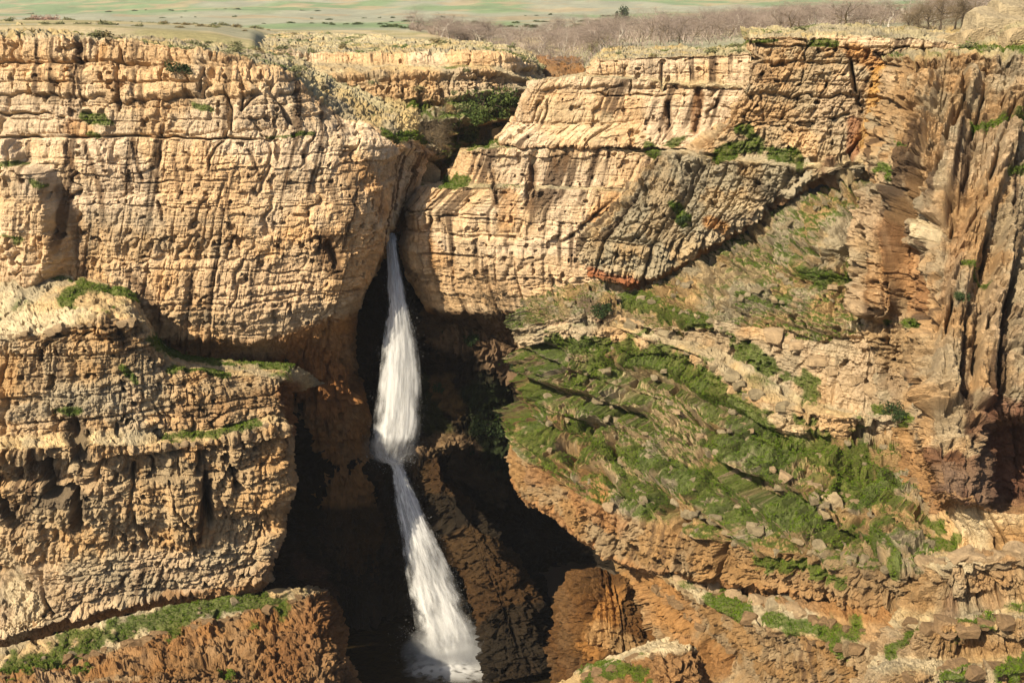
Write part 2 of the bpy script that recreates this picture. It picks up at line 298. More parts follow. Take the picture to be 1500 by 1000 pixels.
# pts, width px, colour, strength, raggedness
PAINT = {
 'A': [([(40, 208), (44, 262)], 3.5, STAIN_SHADE, .7, .8), ([(300, 208), (306, 250)], 3, STAIN_SHADE, .7, .8), ([(330, 272), (336, 330)], 4, STAIN_SHADE, .6, .9), ([(445, 215), (452, 290)], 4, STAIN_SHADE, .6, .9), ([(280, 300), (290, 380)], 4, STAIN_SHADE, .5, 1), ([(410, 340), (418, 400)], 4, STAIN_SHADE, .5, 1), ([(60, 100), (62, 116)], 4, STAIN_SHADE, .6, 1), ([(270, 95), (268, 160)], 4, STAIN_SHADE, .55, 1), ([(330, 120), (326, 195)], 5, STAIN_SHADE, .5, 1), ([(205, 125), (208, 195)], 3.5, STAIN_SHADE, .6, 1), ([(95, 210), (112, 258)], 5, STAIN_SHADE, .8, .8), ([(125, 210), (140, 255), (150, 300), (152, 330)], 6, STAIN_SHADE, .75, .8), ([(145, 215), (155, 250)], 3.5, STAIN_SHADE, .7, .8),  # the slanting strokes at the left paint drop shadows of small overhangs
       ([(197, 205), (208, 268)], 4, STAIN_SHADE, .8, .8), ([(253, 230), (260, 275), (264, 292)], 4.5, STAIN_SHADE, .75, .8), ([(225, 253), (232, 275)], 3.5, STAIN_SHADE, .6, .8), ([(175, 230), (184, 285)], 3.5, STAIN_SHADE, .6, .8),
       ([(230, 296), (240, 328)], 4, STAIN_SHADE, .7, .8), ([(365, 222), (382, 262)], 4, STAIN_SHADE, .75, .8), ([(420, 255), (428, 280)], 4, STAIN_SHADE, .5, .8), ([(485, 270), (498, 320)], 8, STAIN_SHADE, .6, 1.2),
       ([(90, 278), (112, 330), (122, 400)], 11, STAIN_SHADE, .65, .6), ([(167, 120), (170, 160)], 6, STAIN_SHADE, .5, 1), ([(102, 130), (100, 160)], 8, STAIN_SHADE, .35, 1.2),  # first stroke paints the cast shadow beside the jutting block
       ([(478, 350), (492, 395)], 16, STAIN_SHADE, .8, 1.2), ([(145, 335), (330, 345)], 40, GREYB, .35, 1.5), ([(190, 400), (220, 430), (235, 470)], 9, STAIN_SHADE, .75, 1),
       ([(210, 360), (150, 380)], 25, (0.38, 0.25, 0.12), .5, 1), ([(150, 70), (146, 82)], 10, ORG, .5, 1), ([(100, 185), (128, 192)], 14, ORG, .45, 1),
       ([(250, 462), (330, 470)], 14, GREYB, .4, 1.4), ([(400, 470), (530, 450)], 20, GREYB, .35, 1.6),
       ([(430, 500), (500, 480), (530, 470)], 18, ORG, .55, 1), ([(440, 540), (480, 570)], 60, (0.26, 0.115, 0.04), .8, .6), ([(540, 250), (560, 310)], 18, ORG, .45, 1.2), ([(510, 230), (520, 300)], 12, STAIN_SHADE, .4, 1.4)],
 'B': [([(0, 480), (100, 465)], 20, PALE, .8, .4), ([(160, 478), (190, 510)], 12, BLK, .7, 1.2), ([(105, 620), (120, 665)], 20, BLK, .75, 1.2), ([(60, 690), (75, 720)], 16, BLK, .8, 1.2),
       ([(60, 738), (120, 730)], 16, BLK, .7, 1.2), ([(0, 740), (20, 770)], 18, BLK, .8, 1.2), ([(120, 745), (105, 780)], 12, BLK, .7, 1.2), ([(302, 700), (308, 760)], 8, BLK, .8, .8), ([(345, 690), (346, 712)], 6, BLK, .8, .8),
       ([(20, 860), (50, 900), (20, 920)], 26, PALE, .7, .5), ([(265, 690), (270, 780)], 22, (0.34, 0.24, 0.13), .6, .5), ([(0, 605), (60, 605)], 14, GREYB, .5, 1.2), ([(80, 590), (160, 600)], 30, GREYB, .4, 1.5),
       ([(270, 600), (330, 610)], 22, STAIN_SHADE, .5, 1.4), ([(330, 590), (420, 580)], 22, (0.25, 0.14, 0.06), .6, 1), ([(430, 580), (460, 650)], 30, (0.20, 0.085, 0.03), .85, .5), ([(380, 845), (410, 800)], 14, (0.28, 0.16, 0.07), .5, 1)],
 'C': [([(60, 990), (200, 985)], 12, PALE, .3, 1.4), ([(420, 960), (480, 900)], 50, (0.17, 0.075, 0.025), .6, 1)],
 'E': [([(780, 245), (775, 300)], 10, STAIN_SHADE, .75, 1), ([(722, 250), (726, 300)], 5, STAIN_SHADE, .7, 1), ([(812, 230), (815, 250)], 4, STAIN_SHADE, .7, 1), ([(830, 225), (828, 250)], 4, STAIN_SHADE, .6, 1),
       ([(978, 150), (980, 200)], 8, STAIN_SHADE, .6, 1), ([(1025, 140), (1018, 190)], 10, (0.24, 0.12, 0.05), .75, .6), ([(750, 290), (740, 330)], 18, ORG, .5, 1.2), ([(600, 330), (640, 380)], 20, ORG, .4, 1.3),
       ([(870, 320), (900, 290)], 16, ORG, .4, 1.2), ([(640, 400), (740, 430)], 30, (0.42, 0.26, 0.12), .4, 1.4), ([(640, 470), (760, 480)], 22, (0.10, 0.06, 0.03), .85, .8), ([(810, 165), (880, 190)], 30, PALE, .4, 1)],
 'F': [([(1252, 75), (1280, 90)], 20, ORG, .7, .8), ([(1280, 78), (1300, 88)], 7, BLK, .9, .6), ([(1290, 110), (1280, 170), (1262, 205)], 18, (0.44, 0.24, 0.06), .75, .8), ([(1250, 180), (1250, 220)], 12, (0.26, 0.10, 0.04), .7, .9),
       ([(1105, 95), (1130, 115)], 14, STAIN_SHADE, .5, 1.2), ([(1205, 250), (1215, 235)], 10, REDB, .7, 1), ([(1060, 335), (1040, 325)], 14, ORG, .7, .6), ([(1110, 270), (1140, 305)], 16, BLK, .5, 1.6),
       ([(1000, 250), (960, 330)], 60, GREYB, .5, 1.2), ([(860, 402), (930, 418)], 10, (0.25, 0.08, 0.03), .8, 1), ([(1040, 300), (1080, 300)], 22, PALE, .3, 1.2)],
 'G': [([(1320, 350), (1340, 440)], 24, (0.30, 0.15, 0.06), .6, .9), ([(1300, 400), (1300, 440)], 20, (0.36, 0.19, 0.07), .5, 1), ([(1350, 320), (1360, 345)], 10, PALE, .7, .8), ([(1460, 620), (1490, 700)], 46, REDB, .85, .9),  # pillar's dark side and the snout's red shadow put into the colour
       ([(1400, 150), (1330, 320)], 14, (0.38, 0.22, 0.09), .4, 1), ([(1410, 330), (1380, 460)], 16, (0.30, 0.17, 0.08), .5, .8), ([(1300, 640), (1330, 700)], 50, (0.32, 0.18, 0.07), .7, 1),
       ([(1405, 765), (1440, 785)], 26, PALE, .7, .8), ([(1480, 800), (1450, 860)], 40, (0.33, 0.18, 0.07), .5, 1), ([(1390, 890), (1370, 910)], 16, (0.2, 0.11, 0.06), .6, 1), ([(1290, 500), (1340, 520)], 40, (0.29, 0.19, 0.09), .6, 1)],
 'H': [([(900, 545), (1000, 570), (920, 590)], 30, (0.40, 0.31, 0.17), .6, 1), ([(1070, 600), (1040, 600)], 16, PALE, .5, 1), ([(1120, 600), (1170, 640)], 16, PALE, .5, 1), ([(850, 440), (880, 460)], 12, REDB, .5, 1),
       ([(840, 720), (900, 770)], 26, (0.27, 0.13, 0.05), .6, 1.2), ([(870, 690), (880, 720)], 16, ORG, .6, 1), ([(780, 700), (830, 680)], 22, (0.24, 0.12, 0.05), .6, 1.2), ([(780, 540), (750, 620)], 26, (0.16, 0.09, 0.04), .6, 1), ([(1130, 870), (1280, 895)], 30, (0.30, 0.17, 0.07), .6, 1)],
 'J': [([(945, 830), (970, 900), (990, 920)], 30, (0.30, 0.145, 0.045), .6, .9), ([(1220, 910), (1300, 925)], 30, (0.30, 0.16, 0.06), .7, 1), ([(1040, 980), (1000, 960)], 26, (0.22, 0.10, 0.03), .7, 1)],
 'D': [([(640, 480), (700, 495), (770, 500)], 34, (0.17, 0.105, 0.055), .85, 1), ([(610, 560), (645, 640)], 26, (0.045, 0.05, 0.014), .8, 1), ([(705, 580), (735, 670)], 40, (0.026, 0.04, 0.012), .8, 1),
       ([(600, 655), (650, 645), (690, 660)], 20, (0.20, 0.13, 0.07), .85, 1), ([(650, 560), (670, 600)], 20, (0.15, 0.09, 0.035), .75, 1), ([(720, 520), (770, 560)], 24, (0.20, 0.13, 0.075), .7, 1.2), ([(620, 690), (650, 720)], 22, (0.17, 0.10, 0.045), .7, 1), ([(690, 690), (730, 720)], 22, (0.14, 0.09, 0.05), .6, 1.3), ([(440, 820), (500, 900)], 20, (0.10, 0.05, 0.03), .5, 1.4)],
 'M': [([(900, 880), (860, 950)], 30, (0.36, 0.17, 0.045), .6, 1), ([(870, 930), (930, 950)], 24, (0.34, 0.22, 0.10), .6, 1)],
}
WET = {
 'A': [([(530, 470), (535, 560)], 22, .6)],
 'E': [([(640, 475), (700, 490)], 30, .6)],
 'H': [([(750, 540), (752, 620)], 20, .6)],
}
GRASS = {
 'A': [([(120, 168), (160, 180)], 6), ([(280, 150), (310, 158)], 5), ([(0, 238), (45, 238)], 4), ([(60, 262), (75, 268)], 4), ([(0, 325), (42, 340)], 7), ([(390, 200), (460, 195)], 4), ([(130, 196), (145, 198)], 3), ([(560, 200), (640, 205)], 6)],
 'B': [([(30, 412), (70, 405), (100, 405)], 6), ([(100, 430), (120, 415), (150, 417), (205, 432)], 12), ([(150, 455), (165, 455)], 4), ([(228, 498), (265, 515), (300, 520), (420, 528)], 9), ([(250, 537), (330, 545)], 7), ([(240, 640), (310, 638), (375, 620)], 6), ([(400, 520), (430, 530)], 5), ([(180, 540), (200, 560)], 5), ([(80, 600), (110, 600)], 9)],
 'C': [([(10, 975), (120, 945), (220, 912), (330, 888), (405, 880)], 17), ([(330, 985), (325, 1000)], 12)],
 'E': [([(655, 268), (682, 262)], 7), ([(690, 212), (725, 208)], 6), ([(950, 217), (985, 210), (1010, 195)], 8), ([(780, 440), (830, 440)], 5)],
 'F': [([(950, 217), (985, 210), (1010, 200)], 8), ([(1055, 226), (1090, 216), (1130, 222), (1170, 234)], 9), ([(1090, 62), (1140, 60)], 3), ([(1185, 63), (1225, 64)], 4), ([(1080, 190), (1095, 195)], 6), ([(1160, 170), (1175, 172)], 4), ([(985, 300), (1000, 320)], 8)],
 'G': [([(1430, 182), (1500, 178)], 8), ([(1410, 60), (1500, 66)], 5), ([(1280, 245), (1300, 255)], 8), ([(1320, 215), (1335, 225)], 7), ([(1470, 260), (1500, 245)], 6), ([(1410, 395), (1450, 410)], 5), ([(1280, 598), (1320, 612)], 11), ([(1300, 470), (1340, 475)], 6), ([(1330, 755), (1365, 770)], 10), ([(1395, 945), (1440, 920)], 13), ([(1380, 980), (1430, 990)], 10), ([(1340, 790), (1390, 790)], 7), ([(1470, 980), (1500, 985)], 9), ([(1330, 920), (1300, 960)], 8)],
 'H': [([(872, 510), (950, 522), (1010, 547), (1060, 588), (1112, 632)], 22), ([(1115, 650), (1195, 662), (1258, 678)], 30), ([(1060, 720), (1140, 740), (1220, 765), (1290, 805)], 27), ([(822, 605), (855, 632), (890, 660)], 14), ([(872, 590), (905, 612)], 10),
       ([(905, 685), (930, 715), (962, 745)], 13), ([(925, 668), (1000, 690), (1060, 712)], 18), ([(1010, 462), (1060, 480), (1110, 520), (1185, 568)], 13), ([(1170, 392), (1240, 408)], 14), ([(1295, 760), (1310, 825)], 16), ([(800, 500), (835, 505)], 12), ([(920, 430), (1010, 470)], 10),
       ([(1110, 822), (1165, 832)], 9), ([(1195, 838), (1235, 850)], 9), ([(1080, 430), (1150, 440)], 8), ([(1030, 640), (1100, 650)], 16), ([(780, 580), (800, 640)], 10), ([(820, 560), (870, 545)], 8), ([(800, 650), (840, 690)], 9), ([(1230, 700), (1290, 730)], 20)],
 'J': [([(1045, 868), (1110, 898), (1180, 915), (1250, 935)], 14), ([(1050, 855), (1075, 880)], 10)],
 'K': [([(870, 985), (940, 980)], 16)],
}


# ------------------------------------------------------------------ lofted cliffs
def pchip(t, y, tt):
    """monotone cubic interpolation, y (n,k)"""
    h = np.diff(t)[:, None]
    d = np.diff(y, axis=0) / h
    m = np.zeros_like(y)
    if len(t) > 2:
        w1, w2 = 2 * h[1:] + h[:-1], h[1:] + 2 * h[:-1]
        ok = d[1:] * d[:-1] > 0
        with np.errstate(divide='ignore', invalid='ignore'):
            hm = (w1 + w2) / (w1 / d[:-1] + w2 / d[1:])
        m[1:-1] = np.where(ok, hm, 0)
    m[0], m[-1] = d[0], d[-1]
    i = np.clip(np.searchsorted(t, tt, side='right') - 1, 0, len(t) - 2)
    hh = (t[i + 1] - t[i])[:, None]
    s = ((tt - t[i])[:, None]) / hh
    return ((1 + 2 * s) * (1 - s) ** 2 * y[i] + s * (1 - s) ** 2 * hh * m[i] + s * s * (3 - 2 * s) * y[i + 1] + s * s * (s - 1) * hh * m[i + 1])

def make_levels():
    """bed boundaries that run through all the cliffs, coarse to fine"""
    out = []
    for mean, sig, seed in ((5.0, 0.45, 5), (1.7, 0.5, 6), (0.6, 0.45, 7)):
        r = np.random.default_rng(seed)
        th = mean * np.exp(r.normal(0, sig, 600))
        z = -110 + np.cumsum(th)
        z = z[z < 15]
        n = len(z)
        out.append((np.concatenate([[-115], z]), r.random(n + 2), np.exp(r.normal(0, 0.35, n + 2)), r.random(n + 2) * 50, mean))
    return out
LEVELS = make_levels()

STY = {
    # bed, blk, grv, flute, rough, big ; colour ; grey lichen, streaks, auto grass
    'lime':   dict(d=(0.22, 0.20, 0.45, 0.08, 0.22, 0.4), c=(0.58, 0.425, 0.275), lich=.08, strk=.85, gr=0.0),
    'blocky': dict(d=(0.35, 0.42, 0.70, 0.05, 0.25, 0.5), c=(0.58, 0.425, 0.27), lich=.10, strk=.6, gr=0.05),
    'ochre':  dict(d=(0.32, 0.22, 0.38, 0.20, 0.35, 0.5), c=(0.54, 0.37, 0.215), lich=.1, strk=.6, gr=0.0),
    'rough':  dict(d=(0.45, 0.55, 0.80, 0.12, 0.65, 0.8), c=(0.46, 0.33, 0.20), lich=.35, strk=.5, gr=0.05),
    'broken': dict(fin=.30, d=(0.75, 0.60, 1.10, 0.15, 0.55, 0.7), c=(0.42, 0.285, 0.155), lich=.3, strk=.8, gr=0.04),
    'grey':   dict(fin=.25, d=(0.20, 0.45, 0.55, 0.55, 0.90, 0.9), c=(0.36, 0.275, 0.17), lich=.75, strk=.5, gr=0.10),
    'flute':  dict(fin=0.45, d=(0.50, 0.75, 1.00, 0.22, 0.70, 0.9), c=(0.34, 0.235, 0.135), lich=.4, strk=.75, gr=0.10),
    'slope':  dict(d=(0.45, 0.90, 0.85, 0.10, 1.20, 0.9), c=(0.33, 0.235, 0.125), lich=.55, strk=.2, gr=0.52, st=1.0),
    'brownblock': dict(d=(0.55, 0.75, 0.95, 0.05, 0.60, 0.6), c=(0.30, 0.20, 0.105), lich=.3, strk=.25, gr=0.10),
    'scree':  dict(st=.35, d=(0.60, 1.05, 1.05, 0.05, 0.95, 0.8), c=(0.33, 0.24, 0.13), lich=.55, strk=.2, gr=0.50),
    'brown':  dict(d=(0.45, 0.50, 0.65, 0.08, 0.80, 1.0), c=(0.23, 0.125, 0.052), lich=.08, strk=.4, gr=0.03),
    'shadebrown': dict(d=(0.35, 0.50, 0.60, 0.15, 0.85, 1.2), c=(0.045, 0.025, 0.010), lich=.0, strk=.3, gr=0.0),  # brown rock by the fall, darkened to hold the gorge's shade
    'shadeochre':   dict(d=(0.25, 0.35, 0.45, 0.40, 0.85, 0.9), c=(0.095, 0.046, 0.015), lich=.03, strk=.4, gr=0.0),  # ochre mound with the lower gorge's shade mixed into its colour
    'umber':  dict(fin=.2, d=(0.70, 0.80, 1.00, 0.20, 0.85, 0.9), c=(0.25, 0.16, 0.078), lich=.25, strk=.5, gr=0.05),
    'orange': dict(d=(0.15, 0.25, 0.35, 0.40, 0.75, 0.8), c=(0.24, 0.115, 0.035), lich=.05, strk=.35, gr=0.0),
    'smooth': dict(d=(0.05, 0.06, 0.12, 0.25, 0.25, 0.8), c=(0.48, 0.335, 0.18), lich=.05, strk=.3, gr=0.0),
    'red':    dict(fin=.7, d=(0.40, 0.50, 0.70, 0.40, 0.60, 0.6), c=(0.15, 0.08, 0.048), lich=.1, strk=.6, gr=0.0),  # deep red carries the shadow under the snout
    'dark':   dict(d=(0.40, 0.55, 0.65, 0.50, 1.10, 1.4), c=(0.020, 0.014, 0.008), lich=.0, strk=.3, gr=0.0),  # wet rock, its colour blackened further to stand for cave shade
    'tread':  dict(d=(0.05, 0.12, 0.15, 0.0, 0.35, 0.4), c=(0.46, 0.36, 0.215), lich=.4, strk=.0, gr=0.25),
    'top':    dict(d=(0.20, 0.35, 0.35, 0.0, 0.60, 0.5), c=(0.42, 0.345, 0.195), lich=.5, strk=.0, gr=0.30),
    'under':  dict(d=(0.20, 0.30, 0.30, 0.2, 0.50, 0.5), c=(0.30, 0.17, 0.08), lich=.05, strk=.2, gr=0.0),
}
LOFTS = {}
roots = {}
GRASS_SPOTS = []

def cliff(key, name, label, cat, rows, spacing=1.9, seed=0, kind=None, group=None):
    """rows: (style of the interval below, part name, points (px, py, distance or height)[, cut columns])"""
    ctl = []
    for r in rows:
        pts = np.array([(x, y, depth_of(x, y, d)) for x, y, d in r[2]], float)
        if key == 'A':
            pts[:, 2] += np.interp(pts[:, 0], [-90, 0, 100, 300, 400, 480, 540, 575], [0, 2, 4, 4.5, 6, 5.5, 2.5, 0])
        if key == 'B' and r is not rows[0]:
            bk = (pts[:, 2] < 106) & (np.array([q[2] for q in r[2]]) > 0)
            pts[:, 2] += np.interp(pts[:, 0], [-90, 0, 80, 150, 205, 260, 330, 430], [22, 17.5, 14.5, 11.5, 11, 10.5, 10, 9.5]) * bk
        if key == 'A' or (key == 'B' and r is rows[0]):
            pts[:, 2] += 26.0 * np.clip(1 - (pts[:, 0] + 90) / 570, 0, 1)
        seg = np.hypot(np.diff(pts[:, 0]), np.diff(pts[:, 1])) + 3.0 * np.abs(np.diff(pts[:, 2]))
        t = np.concatenate([[0], np.cumsum(np.maximum(seg, 1e-3))])
        ctl.append((t / t[-1], pts, t[-1]))
    n = int(max(np.hypot(np.diff(c[1][:, 0]), np.diff(c[1][:, 1])).sum() for c in ctl) / spacing) + 2
    tt = np.linspace(0, 1, n)
    lines = [pchip(c[0], c[1], tt) for c in ctl]
    steps, grid, iv = [], [], []
    for i in range(len(rows) - 1):
        a, b = lines[i], lines[i + 1]
        dpx = np.hypot(a[:, 0] - b[:, 0], a[:, 1] - b[:, 1])
        d3 = np.linalg.norm(unproject(a[:, 0], a[:, 1], a[:, 2]) - unproject(b[:, 0], b[:, 1], b[:, 2]), axis=1)
        m = int(max(2, np.percentile(dpx, 85) / spacing, min(np.percentile(d3, 80) / 0.33, 70)))
        if key == 'A' and rows[i][2][0][1] >= 535: m = m * 2 // 5 + 2      # mostly behind the bulge
        steps.append(m)
        for k in range(m):
            s = k / m
            grid.append(a * (1 - s) + b * s)
            iv.append(i)
    grid.append(lines[-1]); iv.append(len(rows) - 2)
    G = np.array(grid)                                         # (rows, cols, 3) px, py, Y
    iv = np.array(iv)
    # take the edge off the traced lips
    Y = G[..., 2].copy()
    for _ in range(2):
        Y[1:-1] = 0.25 * Y[:-2] + 0.5 * Y[1:-1] + 0.25 * Y[2:]
    G[..., 2] = Y
    px, py = G[..., 0], G[..., 1]
    P = unproject(px, py, G[..., 2])
    # smooth normals of the coarse form
    du = np.gradient(P, axis=1); dv = np.gradient(P, axis=0)
    Nn = np.cross(dv, du)
    Nn /= np.linalg.norm(Nn, axis=-1, keepdims=True) + 1e-9
    if (Nn * P).sum(-1).mean() > 0:
        Nn = -Nn
    for _ in range(6):
        Nn[1:-1] = 0.25 * Nn[:-2] + 0.5 * Nn[1:-1] + 0.25 * Nn[2:]
        Nn[:, 1:-1] = 0.25 * Nn[:, :-2] + 0.5 * Nn[:, 1:-1] + 0.25 * Nn[:, 2:]
    Nn /= np.linalg.norm(Nn, axis=-1, keepdims=True) + 1e-9
    S = np.concatenate([[0], np.cumsum(np.linalg.norm(np.diff(P[:, :, :2], axis=1), axis=-1).mean(0))])
    S = np.broadcast_to(S, px.shape) + seed * 137.0
    Vv = np.concatenate([[0], np.cumsum(np.linalg.norm(np.diff(P, axis=0), axis=-1).mean(1))])[:, None] + 0 * px
    Z = P[..., 2]
    # per vertex style numbers, blended a little over the lips
    def per(f):
        a = np.array([f(STY[r[0]]) for r in rows[:-1]], float)[iv]
        for _ in range(2):
            a[1:-1] = 0.25 * a[:-2] + 0.5 * a[1:-1] + 0.25 * a[2:]
        return a
    bed, blk, grv, flu, rgh, big = [per(lambda s, k=k: s['d'][k])[:, None] for k in range(6)]
    base = np.stack([per(lambda s, k=k: s['c'][k]) for k in range(3)], -1)[:, None, :] * np.ones(px.shape + (1,))
    lich, strk, agr = [per(lambda s, k=k: s[k])[:, None] for k in ('lich', 'strk', 'gr')]
    stair = per(lambda s: s.get('st', 0.0))[:, None] * np.ones(px.shape)
    big_n = fbm3(P, 0.09, 3, seed + 1)
    disp = big * 4.0 * (big_n - 0.5)
    warp = (big_n - 0.5) * 2.2
    wob = (vnoise2(S * 0.9, Vv * 0.9, seed + 31) - 0.5)
    tone = np.ones(px.shape)
    open_near = np.zeros(px.shape)
    for li, (zb, rb, wb, ob, mean) in enumerate(LEVELS):
        z = Z + warp * (0.5 if li else 0.8) + wob * 0.28 * mean * 0.5
        i = np.clip(np.searchsorted(zb, z) - 1, 0, len(zb) - 2)
        dz = np.minimum(z - zb[i], zb[i + 1] - z)
        th = zb[i + 1] - zb[i]
        w = np.maximum(th, 0.4 * mean) * wb[i] * 1.25
        c = (S + warp * 0.7 + wob * 0.35 * mean) / w + ob[i]
        k = np.floor(c); f = c - k
        j0 = 0.36 * (hash2(k, i, 90 + li + seed * 7) - 0.5); j1 = 0.36 * (hash2(k + 1, i, 90 + li + seed * 7) - 0.5)
        kk = np.where(f < j0, k - 1, np.where(f > 1 + j1, k + 1, k))
        e0 = np.where(f < j0, 1e3, np.abs(f - j0)); e1 = np.where(f > 1 + j1, 1e3, np.abs(f - 1 - j1))
        de = np.minimum(np.minimum(e0, e1), np.minimum(np.abs(f - j0), np.abs(f - 1 - j1))) * w
        side = np.where(np.abs(f - j0) < np.abs(f - 1 - j1), k, k + 1)
        amp = mean * 0.30 / (1 + 0.25 * li)
        hv = hash2(kk, i, 40 + li + seed * 3)
        disp = disp + amp * (bed * (rb[i] - 0.5) + blk * (hv - 0.5))
        # tilt of each block
        disp = disp + blk * amp * 0.5 * (hash2(kk, i, 60 + li) - 0.5) * (f - 0.5) * 2
        gw = (0.22, 0.13, 0.08)[li]
        opn = hash2(side, i, 70 + li + seed) ** 2.0
        bopn = hash2(i, i * 0 + li, 77) ** 1.5 * (0.35 + 0.65 * vnoise2(S * 0.10, i * 3.3, 12 + li))
        gd = (1.7, 0.75, 0.30)[li]
        disp = disp - grv * gd * ((1, .55, .4)[li] * opn * np.exp(-(de / (gw * 1.2)) ** 2) + bopn * np.exp(-(dz / gw) ** 2))
        # worn arrises
        disp = disp - grv * 0.10 * gd * np.exp(-np.minimum(de, dz) / (gw * 2.5))
        tone = tone * (1 + (0.14, 0.12, 0.08)[li] * 2 * (0.6 * rb[i] + 0.4 * hv - 0.5))
    fl1 = fbm2(S * 0.42 + warp * 0.25, Vv * 0.035, 3, seed + 50)
    fl2 = fbm2(S * 1.3 + warp * 0.5, Vv * 0.10, 2, seed + 55)
    rid = 1 - np.abs(2 * fl1 - 1)
    disp = disp - flu * (0.9 * (rid ** 3 - 0.4) + 0.6 * (fl2 - 0.5) + 1.7 * np.exp(-((2 * fl1 - 1) / 0.05) ** 2) + 0.7 * np.exp(-((2 * fl2 - 1) / 0.10) ** 2))
    # fins: buttresses that stand out further and further and end in a steep side
    fin = per(lambda s: s.get('fin', 0.0))[:, None]
    if (fin > 0).any():
        for w, A, vs in ((6.0, 2.3, 0.05), (2.1, 0.75, 0.12)):
            cx = S / w + 0.9 * (fbm2(S * 0.15, Vv * vs, 3, seed + 64) - .5) * 2
            k = np.floor(cx); f = cx - k
            a_ = hash2(k, k * 0, seed + 66) * (0.25 + 1.2 * vnoise2(k * 3.7, Vv * vs * 1.6, seed + 68))
            disp = disp + fin * A * a_ * (np.where(f < 0.86, f / 0.86, (1 - f) / 0.14) - 0.45)
    r1 = fbm3(P, 0.55, 4, seed + 20, 0.55)
    r1b = fbm3(P * np.array([1, 1, 1.5]), 1.5, 3, seed + 23, 0.6)
    r2 = 1 - np.abs(2 * fbm3(P * np.array([1, 1, 1.6]), 0.9, 3, seed + 26) - 1)
    disp = disp + rgh * (0.8 * (r1 - 0.5) + 0.55 * (r1b - 0.5) - 0.75 * np.maximum(r2 - 0.72, 0) * 3.5 * 0.55)
    # angular chips
    for cs, ca_, an in ((1.9, 0.42, 0.75), (0.75, 0.20, 0.7)):
        wx = 0.35 * (vnoise2(S / cs * 2, Vv / cs * 2, 210) - .5)
        ia, ib, ox, oy, db = worley2(S / cs + wx, Vv / (cs * an) + wx, seed * 11 + int(cs * 10))
        h1, h2_, h3 = hash2(ia, ib, 220), hash2(ia, ib, 221), hash2(ia, ib, 222)
        gate_c = (0.08 + 1.15 * rgh)
        disp = disp + gate_c * ca_ * ((h1 - .5) * 1.1 + (h2_ - .5) * 1.6 * ox + (h3 - .35) * 1.6 * oy) - gate_c * ca_ * 0.8 * np.exp(-(db / 0.07) ** 2) * (h1 > 0.45)
    # pockets
    pk = fbm3(P, 1.1, 2, seed + 80)
    disp = disp - (0.25 + rgh) * 1.3 * sstep(0.71, 0.75, pk)
    x0, x1, y0, y1 = px.min(), px.max(), py.min(), py.max()
    jx, jy = px + 6 * (vnoise2(S * 0.8, Vv * 0.8, 3) - 0.5) + 9 * (vnoise2(S * 0.25, Vv * 0.25, 5) - 0.5) * (agr > .2), py + 6 * (vnoise2(S * 0.8, Vv * 0.8, 4) - 0.5) + 22 * (vnoise2(S * 0.22, Vv * 0.22, 6) - 0.5) * (agr > .2)
    jg = sstep(0.25, 0.75, vnoise2(S * 0.35, Vv * 0.35, 8)) * 1.1 + 0.25
    for pts, wpx, dep in GROOVES.get(key, ()):
        d = stroke_dist(jx, jy, pts)
        disp = disp - jg * dep * np.exp(-(d / wpx) ** 2)
    for pts, wpx, dep in BUMPS.get(key, ()):
        d = stroke_dist(px, py, pts)
        disp = disp + dep * sstep(1.3, 0.7, d / wpx + 0.5 * (r1 - 0.5))
    Q = P + Nn * disp[..., None]
    # stepped ledges: each bed stands up straight and leaves a tread behind it
    if (stair > 0).any():
        nh = Nn * np.array([1, 1, 0.0]); nh /= np.linalg.norm(nh, axis=-1, keepdims=True) + 1e-6
        for zb, rb, wb, ob, mean in (LEVELS[1], LEVELS[0]):
            z = Z + 1.6 * (vnoise2(S * 0.16, Z * 0.15, 700) - 0.5) + 0.5 * (r1 - 0.5) + 0.05 * (S - S.mean())
            i = np.clip(np.searchsorted(zb, z) - 1, 0, len(zb) - 2)
            th = zb[i + 1] - zb[i]
            f = (z - zb[i]) / th
            saw = np.where(f < 0.80, f / 0.80, (1 - f) / 0.20) - 0.5
            on_ = sstep(0.30, 0.55, vnoise2(S * 0.13, i * 7.7, 710))
            Q = Q + nh * (stair * on_ * (0.5 + rb[i]) * np.minimum(th, 3.0) * 1.35 * saw)[..., None]
    # ---------------- colour of the stone, painted shade included
    du = np.gradient(Q, axis=1); dv = np.gradient(Q, axis=0)
    n2 = np.cross(dv, du); n2 /= np.linalg.norm(n2, axis=-1, keepdims=True) + 1e-9
    if (n2 * Nn).sum() < 0: n2 = -n2
    pat = fbm3(P, 0.16, 4, seed + 101)
    pat2 = fbm3(P * np.array([1, 1, 2.2]), 0.5, 4, seed + 107)
    col = base * tone[..., None] * (0.78 + 0.44 * pat2)[..., None]
    col = col * np.stack([1 + 0 * pat, 1.03 - 0.12 * sstep(0.42, 0.62, pat), 1.06 - 0.30 * sstep(0.40, 0.62, pat)], -1)
    lm = np.clip(lich * 1.6 * sstep(0.45, 0.62, fbm3(P, 0.33, 4, seed + 113) + 0.15 * (pat2 - .5)), 0, 0.85)[..., None]
    col = col * (1 - lm) + np.array([0.285, 0.245, 0.165]) * (0.6 + 0.8 * pat2)[..., None] * lm
    st = fbm2(S * 1.15 + warp * 0.4, Vv * 0.045 + 2, 3, seed + 120, 0.6)
    gate = fbm2(S * 0.12, Vv * 0.12, 2, seed + 125)
    sm = np.clip(strk * 1.5 * sstep(0.58, 0.70, st) * sstep(0.40, 0.62, gate), 0, 0.85)[..., None]
    col = col * (1 - sm) + np.array([0.07, 0.04, 0.022]) * sm
